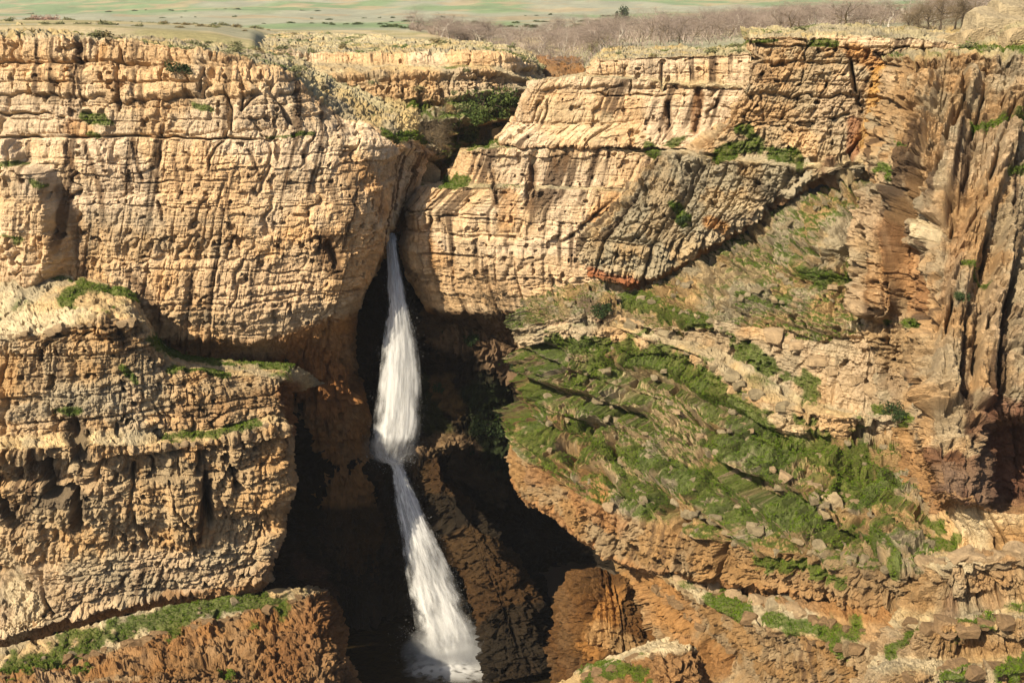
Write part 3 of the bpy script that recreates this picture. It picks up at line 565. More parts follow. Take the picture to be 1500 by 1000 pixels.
    for pts, wpx, rgb, a, rag in PAINT.get(key, ()):
        d = stroke_dist(px, py, pts)
        mk = (a * sstep(0.0, 0.5, 1 - d / wpx + rag * (0.6 * pat2 + 0.4 * st - 0.5)))[..., None]
        col = col * (1 - mk) + np.array(rgb) * (0.65 + 0.7 * pat2)[..., None] * mk
    wetv = np.zeros(px.shape)
    for pts, wpx, a in WET.get(key, ()):
        d = stroke_dist(px, py, pts)
        wetv = np.maximum(wetv, a * sstep(0.0, 0.6, 1 - d / wpx + 0.8 * (pat2 - 0.5)))
    col = col * (1 - 0.8 * wetv)[..., None]
    # grass cover
    gm = np.full(px.shape, -1.0)
    gn = fbm3(P, 0.55, 4, seed + 130)
    for pts, wpx in GRASS.get(key, ()):
        d = stroke_dist(px, py, pts)
        gm = np.maximum(gm, 1.05 - 0.9 * d / wpx + 2.6 * (gn - 0.5) + 2.2 * (pat2 - 0.5) + 1.2 * (pat - 0.5))
    auto = sstep(0.35, 0.65, n2[..., 2]) * agr * 1.9 + 1.6 * (fbm3(P, 0.22, 3, seed + 140) - 0.58) - 0.42 * (agr > 0) - 2.0 * (agr < 0.02)
    gm = np.maximum(gm, auto)
    gk = sstep(0.12, 0.45, gm)[..., None]
    col = col * (1 - 0.85 * gk) + np.array([0.060, 0.092, 0.012]) * (0.6 + 0.8 * pat2)[..., None] * 0.85 * gk
    col = np.clip(col, 0.004, 0.8)
    rr, cc = np.nonzero((gm > 0.22)[:-1, :-1])
    area = np.linalg.norm(np.cross(Q[rr + 1, cc] - Q[rr, cc], Q[rr, cc + 1] - Q[rr, cc]), axis=-1)
    GRASS_SPOTS.append((key, Q[rr, cc], n2[rr, cc], np.minimum(area, 0.3), Q[rr + 1, cc] - Q[rr, cc], Q[rr, cc + 1] - Q[rr, cc], gm[rr, cc]))
    roots[key] = None
    LOFTS[key] = dict(px=px, py=py, Q=Q, n=n2, iv=iv)
    # ---------------- objects
    mid = Q[-1, n // 2]
    root = empty(name, (0, 0, 0))
    roots[key] = root
    tag(root, label, cat, group, kind)
    r0 = 0
    for i, m in enumerate(steps):
        sl = slice(r0, r0 + m + 1)
        r0 += m
        cuts = rows[i][3] if len(rows[i]) > 3 else []
        mx = px[sl].mean(0)
        edges = [0] + sorted(int(np.argmin(np.abs(mx - c))) for c in cuts) + [n - 1]
        edges = sorted(set(edges))
        for a, b in zip(edges[:-1], edges[1:]):
            if b - a < 1: continue
            sub = Q[sl, a:b + 1]
            h, w_ = sub.shape[:2]
            idx = np.arange(h * w_).reshape(h, w_)
            F = np.stack([idx[:-1, :-1], idx[1:, :-1], idx[1:, 1:], idx[:-1, 1:]], -1).reshape(-1, 4)
            ca = np.concatenate([col[sl, a:b + 1], np.ones((h, w_, 1))], -1)
            mesh_obj(rows[i][1], sub.reshape(-1, 3), F, M_ROCK, root,
                     {'alb': ('FLOAT_COLOR', ca.reshape(-1, 4)), 'wet': ('FLOAT', wetv[sl, a:b + 1])}, smooth=False)
    return root

def on(key, x, y):
    L = LOFTS[key]
    qx, qy = project(L['Q'])
    d = np.hypot(qx - x, qy - y) + 0.02 * np.linalg.norm(L['Q'], axis=-1)
    i = np.unravel_index(np.argmin(d), d.shape)
    return Vector(L['Q'][i]), Vector(L['n'][i])

cliff('A', 'cliff', 'tall pale limestone cliff with level beds, left of the waterfall', 'cliff', [
 ('top', 'cliff_top', [(-90, 34, 170), (100, 38, 165), (250, 46, 160), (400, 62, 162), (520, 98, 150), (600, 150, 142), (650, 215, 140)]),
 ('blocky', 'rock_block', [(-90, 50, 88), (100, 53, 92), (200, 57, 97), (300, 70, 102), (400, 88, 108), (480, 150, 116), (560, 196, 122), (640, 218, 134)], [30, 97, 143, 174, 236, 295, 350, 405]),
 ('blocky', 'rock_block', [(-90, 88, 87), (100, 88, 91), (200, 89, 96), (300, 94, 100.5), (400, 116, 104.5), (480, 165, 112.5), (560, 200, 120.5), (640, 221, 133.5)], [20, 110, 172, 237, 293, 355, 405]),
 ('blocky', 'rock_block', [(-90, 119, 86.5), (100, 119, 90.5), (200, 119, 95), (300, 119, 99.5), (400, 140, 103.5), (480, 176, 111.5), (560, 204, 120), (640, 224, 133)], [35, 118, 172, 240, 300, 380]),
 ('blocky', 'rock_bed', [(-90, 167, 85.5), (100, 165, 89.7), (200, 166, 94), (300, 172, 98.2), (400, 180, 102.7), (480, 192, 109.5), (560, 209, 118), (640, 227, 132.5)], [75, 240]),
 ('lime', 'rock_bed', [(-90, 203, 85), (100, 201, 89), (200, 201, 93.3), (300, 203, 97.6), (400, 206, 102), (480, 211, 108.5), (560, 215, 116.5), (630, 231, 132)]),
 ('lime', 'rock_bed', [(-90, 270, 84.6), (100, 267, 88.7), (200, 267, 93), (300, 267, 97.3), (400, 268, 101.7), (480, 269, 107.5), (556, 270, 115.5), (612, 274, 131)]),
 ('ochre', 'rock_bed', [(-90, 337, 85), (100, 334, 89.2), (200, 333, 93.4), (300, 333, 97.6), (400, 333, 101.8), (480, 333, 107), (548, 333, 114), (578, 332, 122), (582, 332, 134)]),
 ('ochre', 'rock_bed', [(-90, 400, 85), (100, 400, 89.2), (200, 400, 93.3), (300, 400, 97.4), (400, 400, 101.6), (480, 398, 106.6), (528, 394, 112), (553, 392, 118), (556, 392, 134)]),
 ('ochre', 'rock_bed', [(-90, 455, 86), (100, 455, 90), (200, 455, 93.8), (300, 455, 97.6), (400, 452, 101.6), (480, 447, 106.6), (524, 436, 112), (538, 430, 118), (538, 430, 134)]),
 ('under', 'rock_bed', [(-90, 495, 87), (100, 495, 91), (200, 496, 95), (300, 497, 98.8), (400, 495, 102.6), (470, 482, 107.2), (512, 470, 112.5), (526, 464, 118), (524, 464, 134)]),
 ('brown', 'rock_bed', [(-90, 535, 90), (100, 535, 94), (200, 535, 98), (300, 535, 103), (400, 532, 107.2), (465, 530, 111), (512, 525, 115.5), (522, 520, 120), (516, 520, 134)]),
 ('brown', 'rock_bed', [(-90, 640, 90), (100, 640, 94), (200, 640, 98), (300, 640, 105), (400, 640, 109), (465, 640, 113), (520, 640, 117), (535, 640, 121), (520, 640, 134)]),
 ('shadebrown', 'rock_bed', [(-90, 740, 90), (100, 740, 94), (200, 740, 98), (300, 740, 104), (400, 740, 109), (465, 740, 113.5), (530, 740, 118), (550, 740, 121), (540, 740, 134)]),
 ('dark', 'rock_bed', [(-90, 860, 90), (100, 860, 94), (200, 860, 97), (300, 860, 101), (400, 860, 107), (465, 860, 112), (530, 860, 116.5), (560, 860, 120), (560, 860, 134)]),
 ('', '', [(-90, 1000, 86), (100, 1000, 90), (200, 1000, 94), (300, 1000, 98), (400, 1000, 103), (465, 1000, 107), (530, 1000, 111), (560, 1000, 115), (560, 1000, 130)]),
], seed=1)

cliff('B', 'rock_buttress', 'broad dark streaked rock bulge with a pale flat shelf on top, below the left cliff', 'cliff', [
 ('tread', 'rock_shelf', [(-90, 425, 86), (0, 414, 88.5), (60, 404, 91), (120, 402, 93), (190, 424, 96), (222, 470, 97), (245, 502, 102), (310, 522, 105), (420, 528, 111), (480, 560, 119)]),
 ('broken', 'rock_bed', [(-90, 505, 77), (0, 492, 80.5), (80, 482, 84), (150, 468, 88), (205, 470, 90), (232, 505, 91.5), (262, 530, 93), (330, 542, 95), (418, 554, 97), (440, 580, 113)]),
 ('rough', 'rock_bed', [(-90, 592, 75.5), (0, 582, 79), (80, 576, 82.5), (150, 568, 86.5), (205, 562, 88.5), (240, 562, 90), (280, 566, 91.5), (340, 576, 93.5), (420, 590, 96), (435, 620, 113)]),
 ('tread', 'rock_shelf', [(-90, 650, 74.7), (0, 640, 78), (80, 635, 81.5), (150, 630, 85.5), (205, 630, 87.5), (240, 632, 89.5), (285, 632, 91), (340, 622, 93), (414, 606, 95.5), (435, 640, 113)]),
 ('broken', 'rock_bed', [(-90, 668, 73), (0, 660, 76.3), (80, 655, 79.7), (150, 652, 83.5), (205, 652, 85.5), (240, 652, 87), (290, 650, 88.5), (345, 640, 90.5), (412, 622, 93), (434, 650, 112)]),
 ('broken', 'rock_bed', [(-90, 765, 77), (0, 752, 79.5), (80, 745, 81.5), (150, 742, 84.2), (205, 740, 85.2), (245, 738, 86.8), (295, 732, 88.3), (350, 722, 90.3), (418, 710, 93), (432, 715, 112)]),
 ('rough', 'rock_bed', [(-90, 850, 79.5), (0, 838, 81.5), (80, 828, 83.5), (150, 822, 85.8), (205, 818, 87.2), (245, 815, 87.6), (295, 808, 89), (350, 796, 90.8), (408, 775, 93.2), (420, 780, 111)]),
 ('under', 'rock_bed', [(-90, 955, -66.0), (0, 938, -66.0), (80, 914, -66.0), (150, 896, -66.0), (205, 884, -65.6), (245, 876, -65.3), (295, 868, -65.1), (345, 862, -64.9), (386, 852, -64.4), (398, 852, 110)]),
 ('', '', [(-90, 975, 94), (0, 955, 97), (80, 932, 100), (150, 914, 102.5), (205, 902, 105), (245, 893, 106), (295, 884, 108), (345, 878, 110), (384, 868, 112), (392, 868, 116)]),
], seed=2)

cliff('C', 'rock_bench', 'low brown rock bench carrying a strip of dark grass, foot of the streaked bulge', 'rock bench', [
 ('tread', 'grass_ledge', [(-90, 968, -66.00), (0, 950, -66.00), (100, 924, -66.22), (200, 899, -66.55), (300, 880, -66.55), (385, 866, -66.55), (440, 858, -67.10), (478, 862, 116.60)]),
 ('brown', 'rock_bed', [(-90, 1010, -67.10), (0, 990, -67.10), (100, 968, -67.10), (200, 942, -67.43), (300, 915, -67.65), (400, 892, -67.87), (462, 866, -67.65), (492, 880, 114.40)]),
 ('brown', 'rock_bed', [(-90, 1040, 75.64), (0, 1020, 78.79), (100, 1000, 81.94), (200, 975, 85.09), (300, 950, 88.77), (410, 928, 92.44), (480, 905, 96.65), (512, 915, 107.15)]),
 ('', '', [(-90, 1090, 65.34), (0, 1080, 67.32), (100, 1060, 70.29), (200, 1045, 73.26), (300, 1040, 76.23), (410, 1040, 79.20), (500, 1040, 83.16), (540, 1040, 95.04)]),
], seed=3)

cliff('D', 'rock_alcove', 'dripping rock hollow painted shadow black, behind the waterfall', 'rock hollow', [
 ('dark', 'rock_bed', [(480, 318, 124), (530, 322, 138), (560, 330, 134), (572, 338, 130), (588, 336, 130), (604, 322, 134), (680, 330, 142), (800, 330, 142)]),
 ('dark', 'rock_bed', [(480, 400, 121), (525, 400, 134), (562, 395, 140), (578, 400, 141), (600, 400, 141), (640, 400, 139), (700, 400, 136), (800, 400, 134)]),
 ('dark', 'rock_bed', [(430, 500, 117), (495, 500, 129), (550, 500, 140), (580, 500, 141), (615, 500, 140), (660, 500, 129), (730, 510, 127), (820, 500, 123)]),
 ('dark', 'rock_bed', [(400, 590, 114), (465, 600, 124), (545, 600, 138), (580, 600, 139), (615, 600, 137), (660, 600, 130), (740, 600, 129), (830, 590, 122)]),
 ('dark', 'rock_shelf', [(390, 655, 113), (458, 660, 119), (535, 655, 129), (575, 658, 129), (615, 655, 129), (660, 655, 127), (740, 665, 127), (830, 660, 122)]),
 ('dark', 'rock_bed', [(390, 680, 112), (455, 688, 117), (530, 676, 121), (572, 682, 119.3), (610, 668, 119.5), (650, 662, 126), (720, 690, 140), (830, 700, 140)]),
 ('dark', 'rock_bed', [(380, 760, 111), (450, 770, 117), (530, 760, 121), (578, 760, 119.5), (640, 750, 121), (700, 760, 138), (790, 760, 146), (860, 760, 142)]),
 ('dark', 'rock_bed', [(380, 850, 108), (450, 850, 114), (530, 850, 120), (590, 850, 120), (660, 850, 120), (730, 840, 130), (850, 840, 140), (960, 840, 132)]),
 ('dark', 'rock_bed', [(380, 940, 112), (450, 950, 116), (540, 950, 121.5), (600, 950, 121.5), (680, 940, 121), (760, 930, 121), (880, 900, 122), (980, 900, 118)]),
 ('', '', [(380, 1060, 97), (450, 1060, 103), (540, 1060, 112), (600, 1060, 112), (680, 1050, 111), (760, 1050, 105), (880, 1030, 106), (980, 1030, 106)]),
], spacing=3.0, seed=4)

cliff('E', 'cliff', 'smooth buff cliff of stacked level slabs, just right of the waterfall', 'cliff', [
 ('top', 'cliff_top', [(890, 70, 190), (880, 80, 165), (890, 76, 160), (930, 70, 165), (1000, 66, 165), (1100, 62, 165)]),
 ('lime', 'rock_block', [(884, 104, 150), (857, 98, 128), (870, 88, 124.8), (930, 82, 124.3), (1000, 77, 123.5), (1100, 73, 121.5)], [866, 970, 1040]),
 ('tread', 'rock_shelf', [(880, 110, 150), (855, 106, 128), (862, 111, 124.9), (930, 113.5, 124.4), (1000, 116, 123.4), (1100, 124, 121.4)]),
 ('lime', 'rock_block', [(800, 112, 150), (772, 122, 130), (790, 116, 124.2), (850, 113.5, 123.7), (960, 117, 123), (1100, 126, 121.2)], [806, 862, 926, 1000]),
 ('lime', 'rock_block', [(790, 142, 150), (762, 145, 130), (774, 138, 124), (850, 138, 123.4), (970, 140, 122.6), (1090, 146, 121)], [806, 870, 980]),
 ('lime', 'rock_bed', [(785, 180, 150), (750, 182, 130), (757, 183, 123.6), (850, 182.5, 122.8), (978, 184, 122.2), (1080, 186, 121.6)], [980]),
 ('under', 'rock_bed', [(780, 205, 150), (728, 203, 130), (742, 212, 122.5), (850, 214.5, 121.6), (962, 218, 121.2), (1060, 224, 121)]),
 ('tread', 'rock_shelf', [(775, 210, 150), (733, 208, 131), (748, 216, 124.2), (850, 218, 123.6), (960, 221, 123.2), (1060, 228, 123)]),
 ('lime', 'rock_bed', [(700, 214, 150), (672, 222, 132), (690, 219, 123.2), (780, 219, 122.4), (945, 223, 121.8), (1010, 232, 121)]),
 ('tread', 'rock_shelf', [(690, 262, 150), (655, 268, 134), (682, 269, 122.8), (780, 273, 121.8), (910, 277, 121.1), (1000, 285, 120.2)]),
 ('lime', 'rock_bed', [(650, 266, 140), (612, 273, 132), (640, 273, 122.2), (780, 277, 121), (910, 281, 120.5), (1000, 292, 119.5)]),
 ('lime', 'rock_bed', [(640, 300, 145), (594, 304, 131), (604, 308, 122), (780, 312, 120.5), (890, 322, 120), (1000, 330, 119)]),
 ('ochre', 'rock_bed', [(630, 360, 145), (588, 355, 132), (600, 370, 122.7), (700, 375, 120.7), (850, 375, 120), (1000, 390, 119)]),
 ('ochre', 'rock_bed', [(650, 410, 145), (600, 400, 134), (617, 413, 123.7), (700, 416, 120.9), (800, 415, 120), (1000, 420, 119.5)]),
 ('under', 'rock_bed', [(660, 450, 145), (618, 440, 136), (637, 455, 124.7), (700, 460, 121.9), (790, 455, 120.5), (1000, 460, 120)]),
 ('', '', [(670, 475, 145), (640, 468, 138), (655, 480, 134), (710, 495, 130), (800, 500, 126), (1000, 500, 124)]),
], seed=5)

cliff('F', 'cliff', 'weathered cliff with a grey lichened lower band above the grassy slope', 'cliff', [
 ('top', 'cliff_top', [(1085, 42, 160), (1100, 40, 155), (1150, 38, 150), (1240, 36, 145), (1330, 36, 152), (1420, 38, 152)]),
 ('blocky', 'rock_block', [(1088, 56, 122), (1097, 51, 116.5), (1150, 51, 115.8), (1240, 49, 114.5), (1330, 47, 111.5), (1420, 60, 109)], [1126, 1152, 1180, 1240]),
 ('rough', 'rock_bed', [(1090, 74, 122), (1098, 68, 116.5), (1150, 67, 115.8), (1240, 69, 114.2), (1325, 69, 111.3), (1410, 75, 109)], [1178, 1244]),
 ('rough', 'rock_bed', [(1078, 130, 122), (1088, 126, 116), (1150, 125, 115), (1240, 125, 113.8), (1310, 125, 111.5), (1350, 130, 110)], [1178, 1256]),
 ('rough', 'rock_bed', [(1044, 185, 123), (1055, 180, 117.5), (1130, 180, 114.6), (1240, 178, 113), (1295, 180, 111), (1330, 180, 109)]),
 ('tread', 'grass_ledge', [(1002, 222, 124), (1012, 224, 118.8), (1110, 228, 115.5), (1200, 235, 112.6), (1262, 225, 111.2), (1320, 225, 109)]),
 ('grey', 'rock_bed', [(920, 222, 125), (948, 219, 121.5), (1020, 231, 117.3), (1100, 236, 114.3), (1200, 243, 111.5), (1255, 236, 110.2), (1310, 240, 109)]),
 ('grey', 'rock_bed', [(885, 285, 125), (903, 290, 119.8), (1000, 298, 116), (1090, 288, 113.3), (1170, 268, 111.5), (1240, 248, 110.3), (1300, 250, 109)]),
 ('grey', 'rock_bed', [(825, 345, 124), (845, 345, 119), (930, 360, 116), (1020, 345, 114), (1110, 310, 112.3), (1210, 262, 111.2), (1300, 256, 110)]),
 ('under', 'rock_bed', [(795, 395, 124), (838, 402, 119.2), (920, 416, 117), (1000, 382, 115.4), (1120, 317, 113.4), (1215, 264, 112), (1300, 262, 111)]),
 ('', '', [(800, 410, 128), (840, 415, 124), (920, 428, 121), (1000, 392, 119.5), (1120, 327, 117.4), (1215, 272, 115), (1300, 270, 113)]),
], seed=6)

cliff('H', 'rock_slope', 'grassy stepped slope of grey rock ledges, right side of the gorge', 'rock slope', [
 ('scree', 'slope_bed', [(735, 425, 126), (800, 412, 122.5), (860, 405, 121), (920, 422, 119.5), (1000, 382, 117.8), (1060, 346, 116.3), (1130, 306, 115), (1200, 262, 113.5), (1260, 232, 112.5), (1330, 220, 110)]),
 ('scree', 'slope_bed', [(742, 465, 122), (800, 448, 118.5), (865, 440, 116.8), (940, 452, 114.2), (1030, 440, 110.3), (1100, 420, 107.3), (1170, 390, 104.5), (1230, 350, 103), (1290, 325, 102), (1350, 310, 101)]),
 ('rough', 'rock_ledge', [(750, 486, 121), (815, 468, 115.8), (880, 461, 114), (960, 480, 110.5), (1040, 470, 107), (1110, 479, 103), (1180, 500, 99), (1240, 490, 97), (1290, 472, 95.5), (1350, 452, 94)]),
 ('tread', 'grass_ledge', [(752, 493, 121), (820, 476, 115.8), (888, 468, 114), (965, 490, 110.2), (1030, 500, 107), (1090, 530, 103.1), (1150, 565, 99.2), (1210, 590, 95.7), (1262, 600, 93.5), (1345, 592, 91.5)]),
 ('rough', 'rock_ledge', [(755, 498, 120.5), (826, 483, 114.9), (884, 478, 113.3), (960, 500, 109), (1010, 514, 105.3), (1070, 554, 99.8), (1130, 589, 95.2), (1190, 604, 91.7), (1252, 611, 89.3), (1345, 612, 89)]),
 ('slope', 'grass_terrace', [(758, 512, 120.5), (828, 497, 115.4), (882, 503, 114), (950, 516, 110), (1010, 541, 106.2), (1060, 576, 101.2), (1110, 626, 95.2), (1190, 643, 92), (1255, 639, 91), (1345, 642, 89)]),
 ('slope', 'grass_terrace', [(755, 560, 118.5), (815, 548, 113.3), (880, 560, 110), (950, 590, 105), (1020, 620, 100), (1090, 660, 93.7), (1160, 690, 88.7), (1230, 706, 85.7), (1290, 716, 83.7), (1375, 720, 82)]),
 ('slope', 'grass_terrace', [(748, 600, 117), (798, 600, 111.5), (860, 622, 107.5), (920, 662, 102), (1000, 702, 95), (1080, 732, 89), (1160, 762, 84), (1240, 782, 80.5), (1310, 802, 77.5), (1395, 800, 76)]),
 ('umber', 'rock_ledge', [(742, 635, 116), (762, 662, 109.5), (805, 698, 103.8), (880, 742, 97), (960, 765, 92), (1040, 784, 87.5), (1120, 802, 82.5), (1210, 822, 78.3), (1300, 838, 74.8), (1400, 845, 73)]),
 ('umber', 'rock_ledge', [(742, 660, 116), (755, 695, 110), (800, 728, 103.5), (880, 785, 97), (960, 805, 92), (1040, 822, 87.5), (1120, 838, 82.5), (1210, 850, 78.3), (1300, 865, 74.8), (1400, 868, 73)]),
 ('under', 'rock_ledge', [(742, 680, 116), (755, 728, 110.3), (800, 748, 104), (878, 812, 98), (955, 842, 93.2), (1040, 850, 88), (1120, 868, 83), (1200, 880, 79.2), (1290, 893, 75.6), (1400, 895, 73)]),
 ('', '', [(750, 690, 124), (770, 735, 121), (820, 760, 118), (885, 815, 112), (955, 845, 104), (1040, 862, 94), (1120, 880, 88), (1200, 892, 84), (1290, 905, 80), (1400, 905, 77)]),
], seed=7, spacing=1.65)

cliff('J', 'rock_ledge', 'fluted orange rock step with a dark grass ledge, below the grassy terraces', 'cliff', [
 ('brown', 'rock_bed', [(900, 790, 112), (915, 800, 106), (945, 815, 100), (1000, 838, 92.3), (1060, 858, 87.8), (1130, 872, 83.5), (1200, 884, 79.8), (1270, 894, 76.6), (1340, 900, 74), (1410, 905, 71)]),
 ('tread', 'grass_ledge', [(900, 800, 112), (918, 812, 105), (948, 822, 99), (1000, 846, 92), (1055, 868, 87.3), (1120, 885, 82.8), (1190, 898, 79.2), (1260, 915, 75.5), (1335, 930, 72.5), (1410, 940, 70)]),
 ('umber', 'rock_bed', [(905, 812, 111), (920, 822, 104), (946, 836, 97), (1000, 858, 90), (1050, 890, 84.5), (1108, 915, 80), (1178, 932, 76.8), (1250, 948, 73.5), (1325, 962, 70.5), (1410, 970, 68)]),
 ('umber', 'rock_bed', [(925, 850, 110), (932, 855, 103), (945, 870, 97), (1000, 900, 90), (1050, 925, 85), (1108, 950, 80.4), (1178, 968, 77), (1250, 985, 73.6), (1325, 1000, 70.5), (1410, 1010, 68)]),
 ('umber', 'rock_bed', [(945, 925, 108), (952, 928, 101), (965, 935, 96), (1010, 950, 91), (1060, 985, 86.5), (1108, 1005, 81.5), (1178, 1020, 77.5), (1250, 1030, 74), (1325, 1040, 70.5), (1410, 1050, 67)]),
 ('', '', [(960, 990, 106), (970, 990, 100), (985, 995, 95), (1020, 1010, 91), (1060, 1050, 86), (1108, 1070, 81), (1178, 1080, 77), (1250, 1090, 73), (1325, 1090, 70), (1410, 1090, 66)]),
], seed=8)

cliff('G', 'cliff', 'steep fluted rock wall with an overhanging snout, nearest on the right', 'cliff', [
 ('top', 'cliff_top', [(1280, 42, 152), (1330, 40, 152), (1385, 40, 140), (1440, 28, 126), (1500, 15, 120), (1720, 6, 114)]),
 ('flute', 'rock_bed', [(1290, 82, 112), (1325, 77, 106), (1380, 73, 103.5), (1440, 71, 102), (1500, 71, 100.5), (1720, 71, 98)]),
 ('flute', 'rock_bed', [(1276, 150, 110), (1312, 150, 104), (1368, 150, 101), (1425, 150, 99.5), (1492, 150, 98), (1720, 150, 96)]),
 ('flute', 'rock_bed', [(1262, 238, 107), (1298, 236, 101), (1345, 240, 97.5), (1400, 240, 95.5), (1470, 236, 94), (1720, 240, 92)]),
 ('flute', 'rock_bed', [(1255, 335, 103), (1285, 332, 98), (1330, 335, 95), (1385, 333, 90.5), (1445, 335, 89.5), (1720, 340, 87)]),
 ('flute', 'rock_bed', [(1250, 450, 99), (1275, 460, 95), (1325, 452, 93.5), (1372, 450, 85), (1420, 450, 84), (1720, 450, 81.5)]),
 ('flute', 'rock_bed', [(1250, 560, 96), (1285, 555, 93), (1330, 545, 91), (1358, 560, 79), (1405, 570, 78), (1720, 570, 75.5)]),
 ('rough', 'rock_bed', [(1262, 645, 93), (1295, 645, 91), (1338, 645, 87.5), (1362, 640, 75.5), (1418, 655, 74.3), (1448, 600, 76.5), (1720, 595, 74)]),
 ('red', 'rock_bed', [(1262, 660, 92.5), (1298, 660, 90), (1338, 660, 86.5), (1365, 655, 74.5), (1420, 668, 73.5), (1462, 625, 82), (1720, 615, 80)]),
 ('under', 'rock_bed', [(1270, 705, 90), (1315, 722, 86.5), (1355, 722, 81), (1380, 722, 71.2), (1430, 740, 70.5), (1475, 728, 82), (1720, 725, 80)]),
 ('smooth', 'rock_bed', [(1285, 740, 88), (1335, 752, 82.5), (1375, 752, 77), (1398, 748, 73.5), (1440, 752, 73), (1490, 750, 73), (1720, 748, 71.5)]),
 ('tread', 'rock_shelf', [(1312, 800, 80.5), (1355, 800, 77), (1402, 800, 73.3), (1432, 800, 72.9), (1470, 800, 72.6), (1510, 800, 72.3), (1720, 800, 72)]),
 ('brownblock', 'rock_bed', [(1316, 826, 77), (1345, 823, 72.3), (1400, 819, 68.8), (1435, 816, 68.2), (1475, 816, 67.6), (1515, 816, 67), (1720, 816, 66)]),
 ('tread', 'rock_shelf', [(1312, 890, 74), (1338, 892, 71.5), (1400, 888, 69.3), (1440, 884, 68.8), (1480, 880, 68.3), (1520, 880, 67.8), (1720, 880, 67)]),
 ('brownblock', 'rock_bed', [(1300, 912, 71), (1326, 914, 67.8), (1395, 913, 64.6), (1445, 910, 64), (1490, 908, 63.5), (1530, 908, 63), (1720, 908, 62.4)]),
 ('tread', 'rock_shelf', [(1285, 955, 70), (1312, 960, 67.8), (1388, 964, 65.1), (1445, 961, 64.6), (1500, 958, 64.1), (1540, 958, 63.6), (1720, 958, 63)]),
 ('brownblock', 'rock_bed', [(1268, 980, 68), (1295, 984, 64.3), (1378, 986, 61.2), (1448, 983, 60.7), (1505, 980, 60.2), (1545, 980, 59.7), (1720, 980, 59.2)]),
 ('', '', [(1230, 1060, 67), (1285, 1060, 64.5), (1378, 1060, 61.8), (1450, 1060, 61.3), (1510, 1060, 60.8), (1550, 1060, 60.2), (1720, 1060, 59.7)]),
], seed=9)

cliff('M', 'rock_mound', 'rounded orange rock mound beside the pool, below the dark cave', 'rock', [
 ('shadeochre', 'rock_face', [(815, 870, 108), (835, 834, 105.5), (870, 828, 103.5), (905, 834, 103), (935, 858, 103.5), (952, 885, 107)]),
 ('shadeochre', 'rock_face', [(797, 925, 107), (830, 890, 103), (870, 880, 100.8), (915, 885, 99.8), (948, 905, 101), (970, 930, 106)]),
 ('shadeochre', 'rock_face', [(792, 950, 105), (828, 955, 101), (870, 955, 98.5), (920, 950, 97.5), (962, 955, 99), (985, 970, 106)]),
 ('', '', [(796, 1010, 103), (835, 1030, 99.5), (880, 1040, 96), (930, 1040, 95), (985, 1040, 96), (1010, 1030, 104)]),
], seed=10)

cliff('R', 'rock_fin', 'leaning ochre rock fin coloured shade-dark, between the lower fall and the cave', 'rock', [
 ('shadebrown', 'rock_face', [(596, 690, 122), (614, 676, 119.5), (640, 668, 118.5), (655, 690, 119), (672, 710, 125)]),
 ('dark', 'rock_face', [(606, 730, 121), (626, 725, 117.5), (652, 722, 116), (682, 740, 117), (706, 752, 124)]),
 ('shadebrown', 'rock_face', [(638, 790, 119), (660, 782, 116), (690, 770, 114.5), (724, 785, 115.5), (752, 800, 122)]),
 ('shadebrown', 'rock_face', [(676, 860, 115), (696, 855, 113), (718, 842, 112.5), (750, 845, 114), (778, 862, 120)]),
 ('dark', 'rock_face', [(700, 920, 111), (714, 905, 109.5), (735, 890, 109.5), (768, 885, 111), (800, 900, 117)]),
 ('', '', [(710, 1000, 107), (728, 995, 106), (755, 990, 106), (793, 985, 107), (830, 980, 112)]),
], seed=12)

cliff('K', 'rock_outcrop', 'rough brown outcrop with a grass pocket, nearest bottom edge below the mound', 'rock', [
 ('tread', 'rock_top', [(815, 1000, 100), (860, 975, 97), (915, 950, 96), (965, 935, 95), (1000, 928, 95), (1040, 925, 97)]),
 ('brown', 'rock_face', [(825, 1010, 95), (865, 990, 91.5), (915, 968, 90), (965, 952, 89), (1005, 945, 89.5), (1050, 950, 93)]),
 ('brown', 'rock_face', [(830, 1030, 93), (880, 1015, 89), (930, 1000, 87), (975, 985, 86), (1020, 985, 86.5), (1065, 1000, 90)]),
 ('', '', [(840, 1090, 90), (890, 1090, 85), (940, 1090, 83), (985, 1090, 82), (1030, 1090, 82), (1075, 1090, 86)]),
], seed=13)

cliff('L', 'cliff', 'low far cliff in two ledges, across the stream valley above the fall', 'cliff', [
 ('top', 'cliff_top', [(360, 44, 270), (480, 50, 260), (560, 55, 250), (650, 60, 240), (720, 66, 225), (770, 78, 205), (800, 95, 195)]),
 ('blocky', 'rock_block', [(360, 70, 150), (480, 72, 150), (560, 73, 150), (650, 73, 150), (720, 76, 150.5), (757, 84, 153), (795, 102, 168)], [420, 470, 520, 560, 600, 640, 690, 730]),
 ('tread', 'rock_shelf', [(360, 95, 149), (480, 92, 149), (560, 94, 149), (650, 97, 149), (720, 98, 150), (762, 106, 152.5), (800, 116, 168)]),
 ('rough', 'rock_bed', [(360, 106, 142), (480, 108, 142.5), (560, 106, 143.5), (650, 104, 145), (720, 103, 147.5), (770, 113, 151), (803, 122, 168)]),
 ('slope', 'rock_slope', [(360, 130, 139), (480, 142, 140), (560, 148, 141), (640, 142, 143), (710, 132, 146), (775, 134, 150), (808, 138, 167)]),
 ('slope', 'rock_slope', [(360, 150, 124), (460, 178, 124.5), (540, 198, 127.5), (600, 208, 133), (660, 196, 138), (740, 160, 148), (812, 150, 165)]),
 ('', '', [(380, 170, 122), (470, 205, 122), (550, 225, 125), (620, 240, 132), (680, 225, 140), (760, 185, 152), (815, 165, 165)]),
], seed=14)


